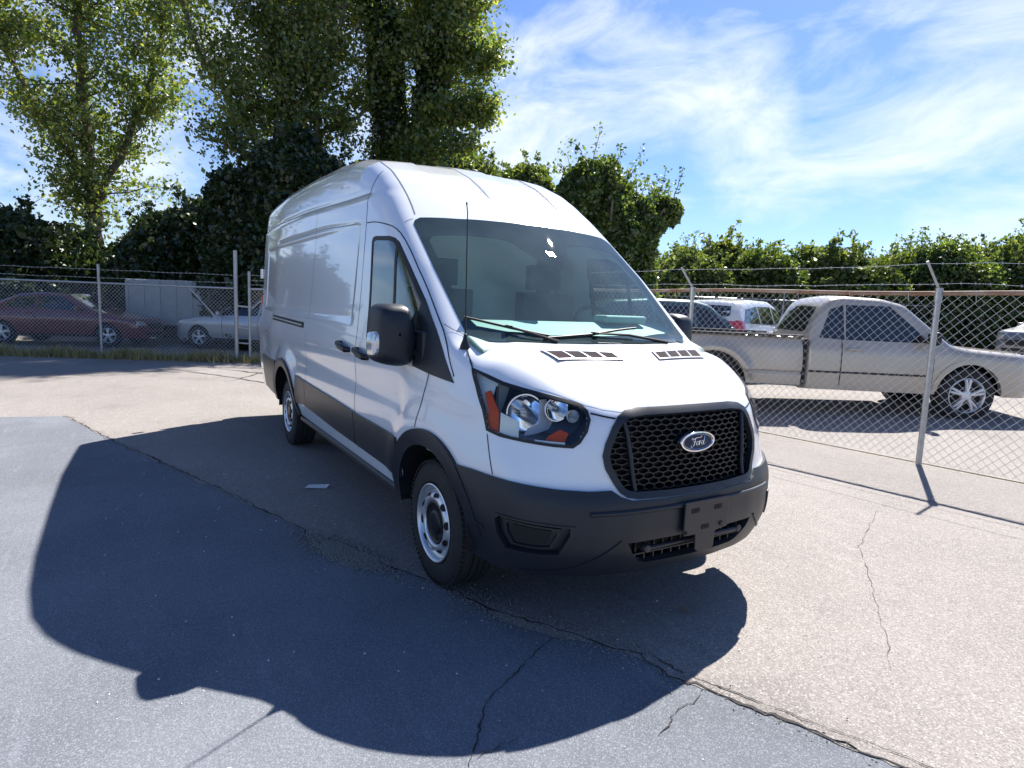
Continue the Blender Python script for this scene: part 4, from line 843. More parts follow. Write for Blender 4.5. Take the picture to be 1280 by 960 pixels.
# --- wipers
def wiper(P, arm, mirror=False):
    Q = VH.proj(resample(np.array(P), .05, False), 'top'); Nn = VH.grad(Q); mb = MB(); mb.tube(Q+Nn*.010, .0045, 6); mb.tube(Q+Nn*.018, .004, 6)
    wp = mb.build('wiper', 'seal', van, smooth=True)
    A = VH.proj(np.array(arm), 'top'); A = A+VH.grad(A)*np.array([.008, .028, .022])[:, None]; mb = MB(); mb.tube(A, [.011, .008, .006], 8); mb.build('wiper_arm', 'seal', wp, smooth=True)
    mb = MB(); mb.box(A[2], (.05, .03, .016)); mb.build('wiper_clip', 'seal', wp, bevel=.005)
wiper([(-.04, -.80), (.085, -.585), (.19, -.38)], [(.28, -.38), (.20, -.47), (.085, -.59)])
wiper([(.225, -.44), (.19, -.08), (.12, .32)], [(.27, .46), (.215, .18), (.19, -.06)])
mb = MB(); p = VH.proj([(.13, -.875)], 'top')[0]; mb.lathe([(-.01, .028), (.01, .026), (.04, .014), (.07, .008), (.075, 0)], p, 'z', 16); mb.tube([p+np.array([0, 0, .06]), p+np.array([-.012, -.002, .70]), p+np.array([-.02, -.004, .74])], [.0042, .0030, .0030], 8)
mb.lathe([(0, .004), (.01, .005), (.016, .003)], p+np.array([-.02, -.004, .735]), 'z', 8); mb.build('antenna', 'seal', van, smooth=True)
mb = MB(); p = VH.proj([(-2.2, .35)], 'top')[0]; mb.box(p+np.array([0, .0, .03]), (.10, .07, .07)); mb.build('roof_marker', 'seal', van, bevel=.02)
# =================================================================== OTHER VEHICLES
class CarHull(Hull):
    zs = .55; rb = .6
    def __init__(s, top, width, plan, front, rear, wz, x0, x1, zs=.6, kk=.12):
        s.T0 = sm(top, .035); s.WZ_ = sm(wz, .04); s.PL = sm(plan, .08); s.fr, s.re = front, rear; s.x0, s.x1, s.zs, s.kk = x0, x1, zs, kk; s.hw = width/2
    def F(s, x, y, z):
        a = np.abs(y); W_ = s.hw*s.WZ_(z)-s.PL(x); d1 = a-W_; t = s.T0(x)-.05*(y/s.hw)**2; e = .005
        tx = (s.T0(x+e)-s.T0(x-e))/(2*e); d2 = (z-t)/np.sqrt(1+np.minimum(tx*tx, 9))
        bow = .28*(a/s.hw)**3; zz = np.abs(z-.55)*.12
        d = smax(d1, d2, s.kk); d = smax(d, x-(s.fr-bow-zz), .10)
        return smax(d, (s.re+bow*s.rb+zz*s.rb*1.3)-x, .10 if s.rb > .3 else .04)
def simple_wheel(x, y, r, parent, sg, wd=.21):
    root = bpy.data.objects.new('wheel', None); COL.objects.link(root); root.parent = parent; root.location = (x, y, r)
    f = -sg; mb = MB(); mb.lathe([(h*f, q*r) for h, q in ((.02, .64), (.0, .72), (.0, .86), (.02, .97), (.05, 1.0), (wd-.03, 1.0), (wd, .9), (wd, .6))], (0, 0, 0), 'y', 36); mb.build('tyre', 'tyre', root, smooth=True)
    mb = MB(); mb.lathe([(h*f, q*r) for h, q in ((.02, .655), (.006, .65), (.004, .63), (.02, .60), (.06, .575), (.10, .57))], (0, 0, 0), 'y', 30)
    mb.lathe([(h*f, q*r) for h, q in ((.06, .20), (.012, .18), (.006, .12), (.006, 0))], (0, 0, 0), 'y', 20)
    for i in range(5):
        a = 2*math.pi*i/5+.3
        for e in (-.13, .13):
            ca, sa = math.cos(a+e), math.sin(a+e); c2, s2 = math.cos(a+e*.7), math.sin(a+e*.7)
            mb.tube([(r*.14*c2, .02*f, r*.14*s2), (r*.40*ca, .016*f, r*.40*sa), (r*.60*ca, .022*f, r*.60*sa)], r*.055, 6)
    mb.build('rim', 'rim', root, smooth=True)
    mb = MB(); mb.lathe([(.075*f, 0), (.075*f, r*.60)], (0, 0, 0), 'y', 24); mb.build('brake_disc', 'matt', root)
    return root
def car(name, label, cat, loc, rz, paint, top, width, wz, plan, front, rear, wheels, wr, wins, screens, lights, group=None, extra=None):
    root = thing(name, label, cat, loc, rz, group)
    H = CarHull(top, width, plan, front, rear, wz, front-1.3, rear+1.0)
    a = H.ref_angles((front+rear)/2, 44)
    cols = [('r', R(t)) for t in np.linspace(180, 95, 14)]+[('s', x) for x in np.linspace(H.x1, H.x0-.02, int((H.x0-H.x1)/.04))]+[('f', R(t)) for t in np.linspace(90, 0, 18)]
    Gc = H.mesh(cols, a, 9, lambda C, D: np.full(len(C), .27))
    hl_ = [('side', circ((x, wr, 0), wr+.05, n=28)) for x in wheels]
    H.shell('body', paint, root, Gc, hl_)
    for sg in (-1, 1):
        md = 'side' if sg < 0 else 'side+'
        for x in wheels:
            simple_wheel(x, sg*(width/2-.035), wr, root, sg)
            ro = wr+.075; H.patch('wheel_arch_trim', paint, root, circ((x, wr, 0), ro+.03, 5, 175, 18)+circ((x, wr, 0), wr+.035, 5, 175, 18)[::-1], md, .006, .06, d=.06, is2d=True)
            mb = MB(); A = np.linspace(R(0), R(180), 14); P = [(x+(wr+.06)*math.cos(q), wr+(wr+.06)*math.sin(q)) for q in A]; n_ = len(P)
            V = [(px, sg*(width/2-.06), pz) for px, pz in P]+[(px, sg*(width/2-.35), pz) for px, pz in P]; mb.add(V, [(i, i+1, n_+i+1, n_+i) for i in range(n_-1)]+[tuple(n_+i for i in range(n_))]); mb.build('wheel_liner', 'matt', root)
        for P in wins: H.patch('side_window', 'darkwin', root, P, md, .006, .008, d=.07, is2d=True)
        for x in extra or []: H.strip('door_seam', 'matt', root, [(x, .98), (x+.02, .62), (x-.02, .34)], md, .012, .004, is2d=True, smooth=0)
        mb = MB(); wx = max(max(p[0] for p in P) for P in wins)-.12; wz0 = min(p[1] for p in wins[-1])
        mb.box((wx, sg*(width/2+.05), wz0+.06), (.10, .18, .13)); mb.build('side_mirror', paint, root, bevel=.03)
        H.strip('sill_trim', 'seal', root, [(wheels[1]+wr+.12, .30), (wheels[0]-wr-.12, .30)], md, .05, .006, is2d=True, smooth=0, high=.008)
        for x in (extra or [])[:2]:
            y_ = H.proj([(x-.18, .86)], md)[0][1]; mb = MB(); mb.box((x-.18, y_+sg*.015, .88), (.16, .03, .03)); mb.build('door_handle', paint, root, bevel=.01)
    H.patch('front_grille', 'seal', root, mirf([(0, .66), (-.42, .65), (-.38, .50), (0, .49)]), 'front', .006, .01, d=.07, is2d=True)
    H.patch('lower_grille', 'seal', root, mirf([(0, .42), (-.55, .41), (-.5, .33), (0, .33)]), 'front', .006, .01, d=.07, is2d=True)
    for nm, P in screens: H.patch(nm, 'darkwin', root, mir(P), 'top', .005, .006, d=.08, is2d=True)
    for nm, m, md, P in lights:
        for sg in (-1, 1):
            Q = [(sg*y, z) for y, z in P] if md in ('front', 'rear') else P
            H.patch(nm, m, root, Q, md if md in ('front', 'rear') else ('side' if sg < 0 else 'side+'), .006, .01, d=.06, is2d=True)
    mb = MB(); mb.box(((front+rear)/2, 0, .33), (front-rear-.7, width-.5, .14)); mb.build('underbody', 'matt', root)
    return root, H
def at(px, depth, z=0.):
    """ground point on the sight line of column px at a distance along the view"""
    f = np.array([math.cos(YAW), math.sin(YAW)]); r_ = np.array([math.sin(YAW), -math.cos(YAW)])
    p = CAM[:2]+f*depth+r_*(px-640)/FPX*depth
    return Vector((p[0], p[1], z+lot_z(p[0], p[1])*(px > 600)))
M['teal'] = mat('teal_paint', (.075, .125, .125), .3, metal=.3, coat=1)
M['carwhite'] = mat('car_white_paint', (.72, .73, .74), .3, coat=1)
M['silver'] = mat('silver_paint', (.50, .51, .53), .35, metal=.5, coat=1)
M['galvpaint'] = mat('pale_trailer_paint', (.42, .43, .42), .6, noise=(3, .6, (.3, .3, .28)))
M['beige'] = mat('beige_truck_paint', (.50, .45, .38), .35, metal=.25, coat=1, noise=(2.2, .7, (.44, .37, .28)))
M['maroon'] = mat('maroon_paint', (.16, .02, .022), .3, coat=1)
M['grey'] = mat('grey_paint', (.20, .21, .23), .35, metal=.3, coat=1)
ra = math.atan2(r0[1], r0[0])          # heading across the view, to the right
WZ_SUV = [(.2, .93), (.45, .985), (.8, 1.0), (1.0, .97), (1.25, .90), (1.7, .74)]
WZ_SED = [(.2, .93), (.45, .985), (.75, 1.0), (.92, .96), (1.15, .86), (1.5, .70)]
PLAN = [(-3, .10), (-1.6, .02), (0, 0), (1.4, .01), (2.6, .10)]
SUV_TOP = [(-2.4, .6), (-2.3, 1.0), (-2.1, 1.42), (-1.85, 1.68), (-1.0, 1.745), (.0, 1.74), (.35, 1.66), (1.05, 1.14), (1.3, 1.07), (2.1, .93), (2.35, .66), (2.45, .4)]
SUV_WIN = [[(-1.9, 1.10), (-1.68, 1.50), (-1.0, 1.58), (-.95, 1.08)], [(-.88, 1.08), (-.9, 1.58), (-.1, 1.58), (-.05, 1.06)], [(.03, 1.06), (0, 1.57), (.3, 1.52), (.85, 1.05)]]
car('parked_suv', 'teal green hatchback parked behind the fence post, nose pointing right', 'car', at(846, 14.2), ra+R(10), 'teal',
    SUV_TOP, 1.78, WZ_SUV, PLAN, 2.2, -2.2, (1.35, -1.3), .33, SUV_WIN, [('windscreen', [(.40, 0), (.40, -.52), (.98, -.62), (1.02, 0)])],
    [('headlight', 'cream', 'front', [(.5, .66), (.5, .78), (.72, .82), (.74, .68)]), ('tail_light', 'red', 'side', [(-2.1, .8), (-2.0, 1.1), (-1.85, 1.1), (-1.85, .8)])], extra=(-.92, .0, .95))
car('parked_minivan', 'white family car with red tail light seen between the teal car and silver sedan', 'car', at(919, 15.6), ra+R(50), 'carwhite',
    SUV_TOP, 1.86, WZ_SUV, PLAN, 2.3, -2.25, (1.4, -1.3), .35, [[(x, z if z > 1.3 else z+.10) for x, z in P] for P in SUV_WIN], [('windscreen', [(.40, 0), (.40, -.55), (.98, -.66), (1.02, 0)]), ('rear_window', [(-2.22, 0), (-2.22, -.6), (-1.95, -.52), (-1.95, 0)])],
    [('tail_light', 'red', 'rear', [(.52, 1.0), (.52, 1.24), (.80, 1.24), (.84, 1.0)]), ('tail_light', 'red', 'side', [(-2.2, .98), (-2.1, 1.26), (-1.86, 1.22), (-1.9, 1.0)]), ('headlight', 'cream', 'front', [(.5, .66), (.5, .78), (.72, .82), (.74, .68)])], extra=(-.9, .05, .95))
SED_TOP = [(-2.45, .5), (-2.35, .95), (-1.75, 1.04), (-1.0, 1.38), (-.4, 1.44), (.2, 1.41), (1.0, 1.0), (1.3, .95), (2.1, .80), (2.3, .62), (2.4, .4)]
SED_WIN = [[(-1.35, 1.0), (-.95, 1.28), (-.55, 1.33), (-.5, .98)], [(-.43, .98), (-.46, 1.33), (.1, 1.33), (.78, .96)]]
car('parked_sedan', 'silver sedan with sloping windscreen parked behind the beige truck bed', 'car', at(1022, 14.5), ra+R(176), 'silver', SED_TOP, 1.78, WZ_SED, PLAN, 2.25, -2.25, (1.35, -1.35), .32, SED_WIN,
    [('windscreen', [(.22, 0), (.22, -.5), (.92, -.64), (.98, 0)]), ('rear_window', [(-1.05, 0), (-1.05, -.5), (-1.62, -.6), (-1.65, 0)])],
    [('headlight', 'cream', 'front', [(.5, .6), (.5, .7), (.74, .74), (.76, .62)]), ('tail_light', 'red', 'rear', [(.45, .75), (.45, .9), (.75, .92), (.78, .76)])], extra=(-.47, .6))
car('parked_hatchback', 'dark grey hatchback parked far right beyond the truck cab', 'car', at(1330, 19), ra+R(200), 'grey', SUV_TOP, 1.8, WZ_SUV, PLAN, 2.25, -2.25, (1.35, -1.3), .33, SUV_WIN, [('windscreen', [(.40, 0), (.40, -.55), (.98, -.66), (1.02, 0)])], [('headlight', 'cream', 'front', [(.5, .66), (.5, .78), (.72, .82), (.74, .68)])], extra=(-.9, .05))
# --- behind the gate on the left
car('parked_sedan', 'silver sedan parked behind the leaning gate, left of the van', 'car', at(322, 18.2), ra+R(172), 'silver', SED_TOP, 1.78, WZ_SED, PLAN, 2.25, -2.25, (1.35, -1.35), .32, SED_WIN,
    [('windscreen', [(.22, 0), (.22, -.5), (.92, -.64), (.98, 0)]), ('rear_window', [(-1.05, 0), (-1.05, -.5), (-1.62, -.6), (-1.65, 0)])], [('headlight', 'cream', 'front', [(.5, .6), (.5, .7), (.74, .74), (.76, .62)])], extra=(-.47, .6))
car('parked_sedan', 'dark red sedan parked behind the fence at the far left under the trees', 'car', at(90, 17.5), ra+R(5), 'maroon', SED_TOP, 1.78, WZ_SED, PLAN, 2.25, -2.25, (1.35, -1.35), .32, SED_WIN,
    [('windscreen', [(.22, 0), (.22, -.5), (.92, -.64), (.98, 0)])], [('headlight', 'cream', 'front', [(.5, .6), (.5, .7), (.74, .74), (.76, .62)])], extra=(-.47, .6))
tr = thing('storage_trailer', 'pale grey box trailer standing behind the gate under the trees', 'trailer', at(262, 19.6), ra-R(4))
mb = MB(); mb.box((0, 0, 1.22), (4.2, 2.0, 1.35)); mb.build('trailer_box', 'galvpaint', tr, bevel=.04)
for i in range(9): mb = MB(); mb.box((-2.0+i*.5, -1.012, 1.22), (.05, .02, 1.3)); mb.build('wall_rib', 'galvpaint', tr)
mb = MB(); mb.box((0, 0, .48), (4.4, 1.8, .12)); mb.box((2.6, 0, .48), (.9, .12, .1)); mb.build('chassis', 'matt', tr)
for sg in (-1, 1): simple_wheel(-.3, sg*.98, .33, tr, sg)
# --- beige pickup
pk = thing('pickup_truck', 'beige pickup truck with open bed parked just behind the right fence', 'pickup truck', at(872, 10.72), ra-R(4))
class BedHull(Hull): pass
PK_TOP = [(1.12, .9), (1.17, 1.25), (1.40, 1.76), (1.52, 1.86), (1.7, 1.90), (2.3, 1.88), (2.65, 1.80), (3.35, 1.22), (3.6, 1.17), (4.6, 1.10), (4.8, .9), (4.9, .5)]
PKW = [(.2, .95), (.5, .985), (.75, 1.0), (1.05, .985), (1.2, .93), (1.85, .78)]
Hc = CarHull(PK_TOP, 1.92, [(-3, 0), (0, 0), (4, .0), (4.8, .06)], 4.72, 1.15, PKW, 3.5, 1.5, .7)
Hc.rb = .08; a_ = Hc.ref_angles(2.2, 44); cols = [('r', R(t)) for t in np.linspace(180, 95, 18)]+[('s', x) for x in np.linspace(1.5, 3.48, 40)]+[('f', R(t)) for t in np.linspace(90, 0, 20)]
Gp = Hc.mesh(cols, a_, 10, lambda C, D: np.full(len(C), .42))
Hc.shell('cab', 'beige', pk, Gp, [('side', circ((3.62, .42), .50, n=30))])
Hb = CarHull([(-1.4, 1.16), (0, 1.17), (1.2, 1.18)], 1.92, [(-3, 0), (4, 0)], 1.0+.1, -1.28, PKW, .0, -.4, .7, kk=.035)
Hb.F = (lambda H: (lambda x, y, z: smax(smax(smax(np.abs(y)-.96*H.WZ_(z)-.05*gs(np.hypot(x, z-.42)-.60, .08)*sstep(.5, .7, z)+.014*gs(z-.66, .02), z-(1.225-.0*y), .04), x-1.395, .03), -1.24-x, .05)))(Hb)
cols = [('r', R(t)) for t in np.linspace(180, 91, 24)]+[('s', x) for x in np.linspace(-.4, -.02, 12)]+[('f', R(t)) for t in np.linspace(90, 0, 40)]
Gb = Hb.mesh(cols, Hb.ref_angles(-.2, 40), 16, lambda C, D: np.full(len(C), .47))
Hb.shell('truck_bed', 'beige', pk, Gb, [('side', circ((0, .42), .56, n=30)), ('top', [(-1.17, -.86), (1.34, -.86), (1.34, .86), (-1.17, .86)])])
mb = MB()
for y in (-.85, .85): mb.box((.08, y, .95), (2.48, .02, .53))
mb.box((-1.16, 0, .93), (.02, 1.7, .47)); mb.box((1.33, 0, .95), (.02, 1.7, .53)); mb.box((.08, 0, .70), (2.48, 1.7, .02)); mb.build('bed_liner', 'matt', pk)
mb = MB()
for y in (-.905, .905): mb.box((.09, y, 1.237), (2.58, .11, .025))
mb.box((-1.2, 0, 1.237), (.1, 1.8, .02)); mb.build('bed_rail_cap', 'seal', pk)
for sg in (-1, 1):
    md = 'side' if sg < 0 else 'side+'
    for x in (0, 3.62): 
        simple_wheel(x, sg*.93, .42, pk, sg, .27)
        mb = MB(); A = np.linspace(R(0), R(180), 16); P = [(x+.57*math.cos(q), .42+.57*math.sin(q)) for q in A]; n_ = len(P)
        V = [(px, sg*.93, pz) for px, pz in P]+[(px, sg*.6, pz) for px, pz in P]; mb.add(V, [(i, i+1, n_+i+1, n_+i) for i in range(n_-1)]+[tuple(n_+i for i in range(n_))]); mb.build('wheel_liner', 'matt', pk)
    Hc.patch('side_window', 'darkwin', pk, [(1.34, 1.22), (1.50, 1.66), (1.70, 1.74), (1.72, 1.2)], md, .005, .006, d=.06, is2d=True)
    dr_ = Hc.patch('cab_door', 'beige', pk, [(1.68, 1.17), (1.68, .52), (3.02, .52), (3.08, 1.17)], md, .004, .004, d=.08, is2d=True)
    Hc.patch('door_window', 'darkwin', pk, [(1.74, 1.2), (1.74, 1.74), (2.4, 1.74), (3.02, 1.2)], md, .005, .006, d=.06, is2d=True)
    for x in (1.68, 3.05): Hc.strip('door_seam', 'matt', dr_, [(x, 1.75 if x < 2 else 1.18), (x, .5)], md, .014, .006, is2d=True, smooth=0)
    mb = MB(); mb.box((1.85, sg*.975, 1.06), (.2, .04, .04)); mb.build('door_handle', 'beige', dr_, bevel=.012)
    mb = MB(); mb.box((2.95, sg*1.08, 1.28), (.12, .22, .2)); mb.build('side_mirror', 'seal', pk, bevel=.04)
    mb = MB(); mb.box((4.62, sg*.72, .98), (.12, .34, .18)); mb.build('headlight', 'cream', pk, bevel=.03)
    mb = MB(); mb.box((-1.24, sg*.86, .98), (.05, .14, .32)); mb.build('tail_light', 'red', pk, bevel=.02)
Hc.patch('windscreen', 'darkwin', pk, mir([(2.72, 0), (2.72, -.62), (3.30, -.72), (3.36, 0)]), 'top', .005, .006, d=.08, is2d=True)
Hc.patch('rear_window', 'darkwin', pk, mirf([(0, 1.72), (-.55, 1.70), (-.62, 1.3), (0, 1.3)]), 'rear', .005, .006, d=.08, is2d=True)
mb = MB(); mb.box((4.72, 0, .58), (.16, 1.86, .22)); mb.build('front_bumper', 'chrome', pk, bevel=.04)
mb = MB(); mb.box((-1.36, 0, .58), (.16, 1.8, .18)); mb.build('rear_bumper', 'chrome', pk, bevel=.03)
mb = MB(); mb.box((1.8, 0, .50), (5.4, .9, .16)); mb.build('underbody', 'matt', pk)
mb = MB(); mb.box((1.425, 0, .84), (.04, 1.84, .70)); mb.build('bed_gap_seal', 'matt', pk).location.x = 0
for sg, md in ((-1, 'side'), (1, 'side+')):
    Hb.patch('wheel_arch_trim', 'beige', pk, circ((0, .42), .62, 8, 172, 26)+circ((0, .42), .545, 8, 172, 26)[::-1], md, .012, .07, d=.05, is2d=True)
    Hc.patch('front_arch_trim', 'beige', pk, circ((3.62, .42), .56, 6, 174, 26)+circ((3.62, .42), .485, 6, 174, 26)[::-1], md, .012, .07, d=.05, is2d=True)
    Hc.strip('body_moulding', 'seal', pk, [(1.2, .70), (3.0, .70)], md, .03, .008, is2d=True, smooth=0, high=.008)
for o_ in pk.children:      # everything ahead of the bed
    nm_ = o_.name.split('.')[0]
    if nm_ in ('truck_bed', 'bed_liner', 'bed_rail_cap', 'rear_bumper', 'tail_light', 'wheel_arch_trim', 'underbody', 'bed_gap_seal') or (nm_ in ('wheel',) and o_.location.x < 1): continue
    if nm_ == 'wheel_liner' and o_.data.vertices[0].co.x < 2: continue
    o_.location.x += .28

# =================================================================== FENCES
def chain(A, B, z0, z1, pitch, rad, name, parent, sag=0, m='wire'):
    A, B = np.array(A, float), np.array(B, float); Ln = np.linalg.norm(B-A); t = (B-A)/Ln; nn = np.array([-t[1], t[0]]); Hh = z1-z0
    V, Fc = [], []; b = 0; r_ = np.random.default_rng(int(Ln*100))
    for sgn in (1, -1):
        n = int((Ln+Hh)/pitch)+1
        for i in range(n):
            s0 = i*pitch-(Hh if sgn > 0 else 0)+r_.normal()*.004; s1 = s0+Hh*sgn if sgn > 0 else s0-Hh
            za, zb2 = z0, z1; sa, sb = s0, s1
            def cl(s_, z_, so_, zo): 
                if s_ < 0: k = (0-so_)/(s_-so_); return 0, zo+(z_-zo)*k
                if s_ > Ln: k = (Ln-so_)/(s_-so_); return Ln, zo+(z_-zo)*k
                return s_, z_
            if (sa < 0 and sb < 0) or (sa > Ln and sb > Ln): continue
            a2, za2 = cl(sa, za, sb, zb2); b2, zb3 = cl(sb, zb2, sa, za)
            m_ = 4
            P = []
            for q in range(m_+1):
                s_ = a2+(b2-a2)*q/m_; z_ = za2+(zb3-za2)*q/m_
                of = .022*math.sin(s_*1.6+.7*math.sin(s_*.9))*math.sin(3.1*(z_-z0)/Hh)+sgn*rad; z_ = z_+.008*math.sin(s_*2.3)*math.sin(3.1*(z_-z0)/Hh)
                P.append(np.array([*(A+t*s_+nn*of), z_]))
            P = np.array(P); d = P[-1]-P[0]; ln = np.linalg.norm(d)
            if ln < .02: continue
            d /= ln; u = np.cross(d, [*nn, 0]); u /= np.linalg.norm(u); w_ = np.array([*nn, 0])
            for q in P: V += [q+u*rad, q+w_*rad, q-u*rad, q-w_*rad]
            for q in range(m_):
                for j in range(4): Fc.append((b+q*4+j, b+q*4+(j+1) % 4, b+q*4+4+(j+1) % 4, b+q*4+4+j))
            b += 4*(m_+1)
    mb = MB(); mb.v = [np.array(V)]; mb.f = Fc; mb.n = b
    return mb.build(name, m, parent, kind='stuff')
def barbed(P, name, parent, seed):
    r_ = np.random.default_rng(seed); P = resample(np.array(P, float), .35, False); n = len(P)
    P[:, 2] += .005*r_.normal(size=n); mb = MB(); mb.tube(P, .0028, 4)
    o = mb.build(name, 'wire', parent)
    mb = MB(); Q = resample(P, .13, False)
    for q in Q: mb.tube([q+[0, .012, .016], q-[0, .012, .016]], .0018, 3); mb.tube([q+[0, -.014, .012], q-[0, -.014, .012]], .0018, 3)
    mb.build('barb', 'wire', o, kind='stuff')
# right fence
fr = thing('chain_link_fence', 'chain-link fence with rusty top rail and barbed wire right of the van', 'fence', (0, 0, 0))
xa, xb = CORNER[0], 6.0; td = np.array([1, .131])/math.hypot(1, .131)
zr = 1.885
chain((xa, FR(xa)), (xb, FR(xb)), .03, zr-.02, .098, .0020, 'chain_link', fr)
mb = MB(); P = [(x, FR(x), zr+.012*math.sin(x*1.7)) for x in np.linspace(xa, xb, 24)]; mb.tube(P, .024, 10); mb.build('top_rail', 'rust', fr, smooth=True)
for x in (-3.38, -.30, 2.8, 5.9, -6.5, -9.6):
    mb = MB(); y = FR(x)-.03; mb.tube([(x, y, -.05), (x-.01, y, zr-.04)], .030, 12); po = mb.build('post', 'galv', fr, smooth=True)
    mb = MB(); mb.tube([(x-.01, y, zr-.10), (x-.01, y, zr+.05)], .038, 12); mb.tube([(x-.01, y, zr+.03), (x-.01-.05, y-.21, zr+.32)], .014, 8); mb.build('barb_arm', 'galv', po, smooth=True)
for k, (dy, dz) in enumerate(((-.05, .09), (-.19, .29))):
    barbed([(x, FR(x)-.03+dy, zr+dz-.02*math.sin((x+3.38)/3.1*math.pi)**2) for x in np.arange(xa, xb, .5)], 'barbed_wire', fr, 40+k)
for x in np.arange(-9.9, 5.9, .62):
    mb = MB(); mb.tube([(x, FR(x), zr-.10), (x, FR(x)-.028, zr), (x+.01, FR(x), zr+.027)], .0022, 4); mb.build('tie_wire', 'wire', fr)
# rear fence, left of the gate, and the gate leaf
lf = thing('chain_link_fence', 'tall-posted chain-link fence running left from the gate behind the van', 'fence')
P0 = np.array([-12.62, -.30]); PR = P0+RDIR*.30; PE = CORNER; PL = P0-RDIR*14
zt2 = 1.70
chain(P0, PL, .06, zt2, .085, .0030, 'chain_link', lf)
mb = MB(); mb.tube([(*P0, zt2), (*PL, zt2)], .024, 8); mb.build('top_rail', 'galv', lf, smooth=True)
for i, s_ in enumerate((0, 3.0, 6.0, 9.0, 12.0)):
    q = P0-RDIR*s_; mb = MB(); mb.tube([(*q, -.05), (*q, 2.56 if i == 0 else 2.12)], .045 if i == 0 else .03, 12); mb.build('post', 'galv', lf, smooth=True)
for k, z in enumerate((1.82, 2.0)): barbed([(*(P0-RDIR*s_), z) for s_ in np.arange(0, 14, .6)], 'barbed_wire', lf, 50+k)
mb = MB(); q0, q1 = P0-RDIR*.05, P0-RDIR*1.9; mb.tube([(*q1, .5), (*(q1+RDIR*.1), .5)], .018, 6); mb.tube([(*(P0-RDIR*.4), .95), (*(P0-RDIR*1.05), zt2)], .018, 6); mb.build('brace_rail', 'galv', lf, smooth=True)
gt = thing('chain_link_gate', 'chain-link gate leaf with barbed wire beside the van rear', 'gate')
chain(PR, PE, .14, zt2-.02, .085, .0030, 'chain_link', gt)
mb = MB(); mb.tube([(*PR, .02), (*PR, 2.10)], .032, 10); mb.build('gate_post', 'galv', gt, smooth=True)
for z, r_ in ((zt2, .026), (.93, .018), (.13, .022)): mb = MB(); mb.tube([(*PR, z), (*PE, z+(.03 if z < 1 else 0))], r_, 8); mb.build('gate_rail', 'galv', gt, smooth=True)
mb = MB(); mb.tube([(*(PR+RDIR*.05), 1.25), (*(PR+RDIR*.55), zt2)], .018, 6); mb.build('gate_brace', 'galv', gt, smooth=True)
for k, z in enumerate((1.80, 1.90, 2.02)): barbed([(*(PR+(PE-PR)*s_), z) for s_ in np.linspace(0, 1, 9)], 'barbed_wire', gt, 60+k)
for z in (.45, .8, 1.3): mb = MB(); mb.tube([(*P0, z), (*PR, z-.02)], .02, 6); mb.build('gate_hinge', 'galv', gt, smooth=True)
# far fence in front of the hedge
ff = thing('chain_link_fence', 'distant thin chain-link fence in front of the hedge', 'fence')
A_, B_ = at(760, 23.5), at(1500, 23.5); A2, B2_ = np.array(A_[:2]), np.array(B_[:2])
chain(A2, B2_, .05, 1.85, .16, .003, 'chain_link', ff)
mb = MB(); mb.tube([(*A2, 1.87), (*B2_, 1.87)], .022, 6); ff.location.z = lot_z(*A2); mb.build('top_rail', 'galv', ff)
for i in range(8): q = A2+(B2_-A2)*i/7; mb = MB(); mb.tube([(*q, 0), (*q, 2.15)], .03, 8); mb.build('post', 'galv', ff)

# =================================================================== VEGETATION
def leaf_mesh(name, C, size, m, parent=None, seed=0, flat=0., kind=None, label=None, droop=0):
    r_ = np.random.default_rng(seed); n = len(C); s_ = size*np.exp(r_.normal(size=n)*.24)
    a = r_.normal(size=(n, 3)); a[:, 2] = a[:, 2]*(1-flat)-droop; a /= np.linalg.norm(a, axis=1)[:, None]
    b = r_.normal(size=(n, 3)); b -= a*np.sum(a*b, 1)[:, None]; b /= np.linalg.norm(b, axis=1)[:, None]
    u = a*s_[:, None]*.62; v = b*s_[:, None]*.42; nrm = np.cross(a, b)*s_[:, None]*.12
    V = np.empty((n, 5, 3)); V[:, 0] = C-u; V[:, 1] = C+v*.9-u*.15+nrm; V[:, 2] = C+u; V[:, 3] = C-v*.9-u*.15+nrm; V[:, 4] = C+u*.1
    V = V[:, :4]
    me = bpy.data.meshes.new(name); me.vertices.add(4*n); me.vertices.foreach_set('co', V.astype(np.float32).ravel())
    me.loops.add(4*n); me.loops.foreach_set('vertex_index', np.arange(4*n, dtype=np.int32)); me.polygons.add(n)
    me.polygons.foreach_set('loop_start', np.arange(0, 4*n, 4, dtype=np.int32)); me.update(calc_edges=True)
    return link(name, me, m, parent, kind, label)
def limb(mb, P, r0_, r1_, wob, rnd, k=7):
    P = chaikin(np.array(P, float), 1, False); P = resample(P, .5, False); P[1:-1] += rnd.normal(size=(len(P)-2, 3))*wob
    mb.tube(P, np.linspace(r0_, r1_, len(P)), k); return P
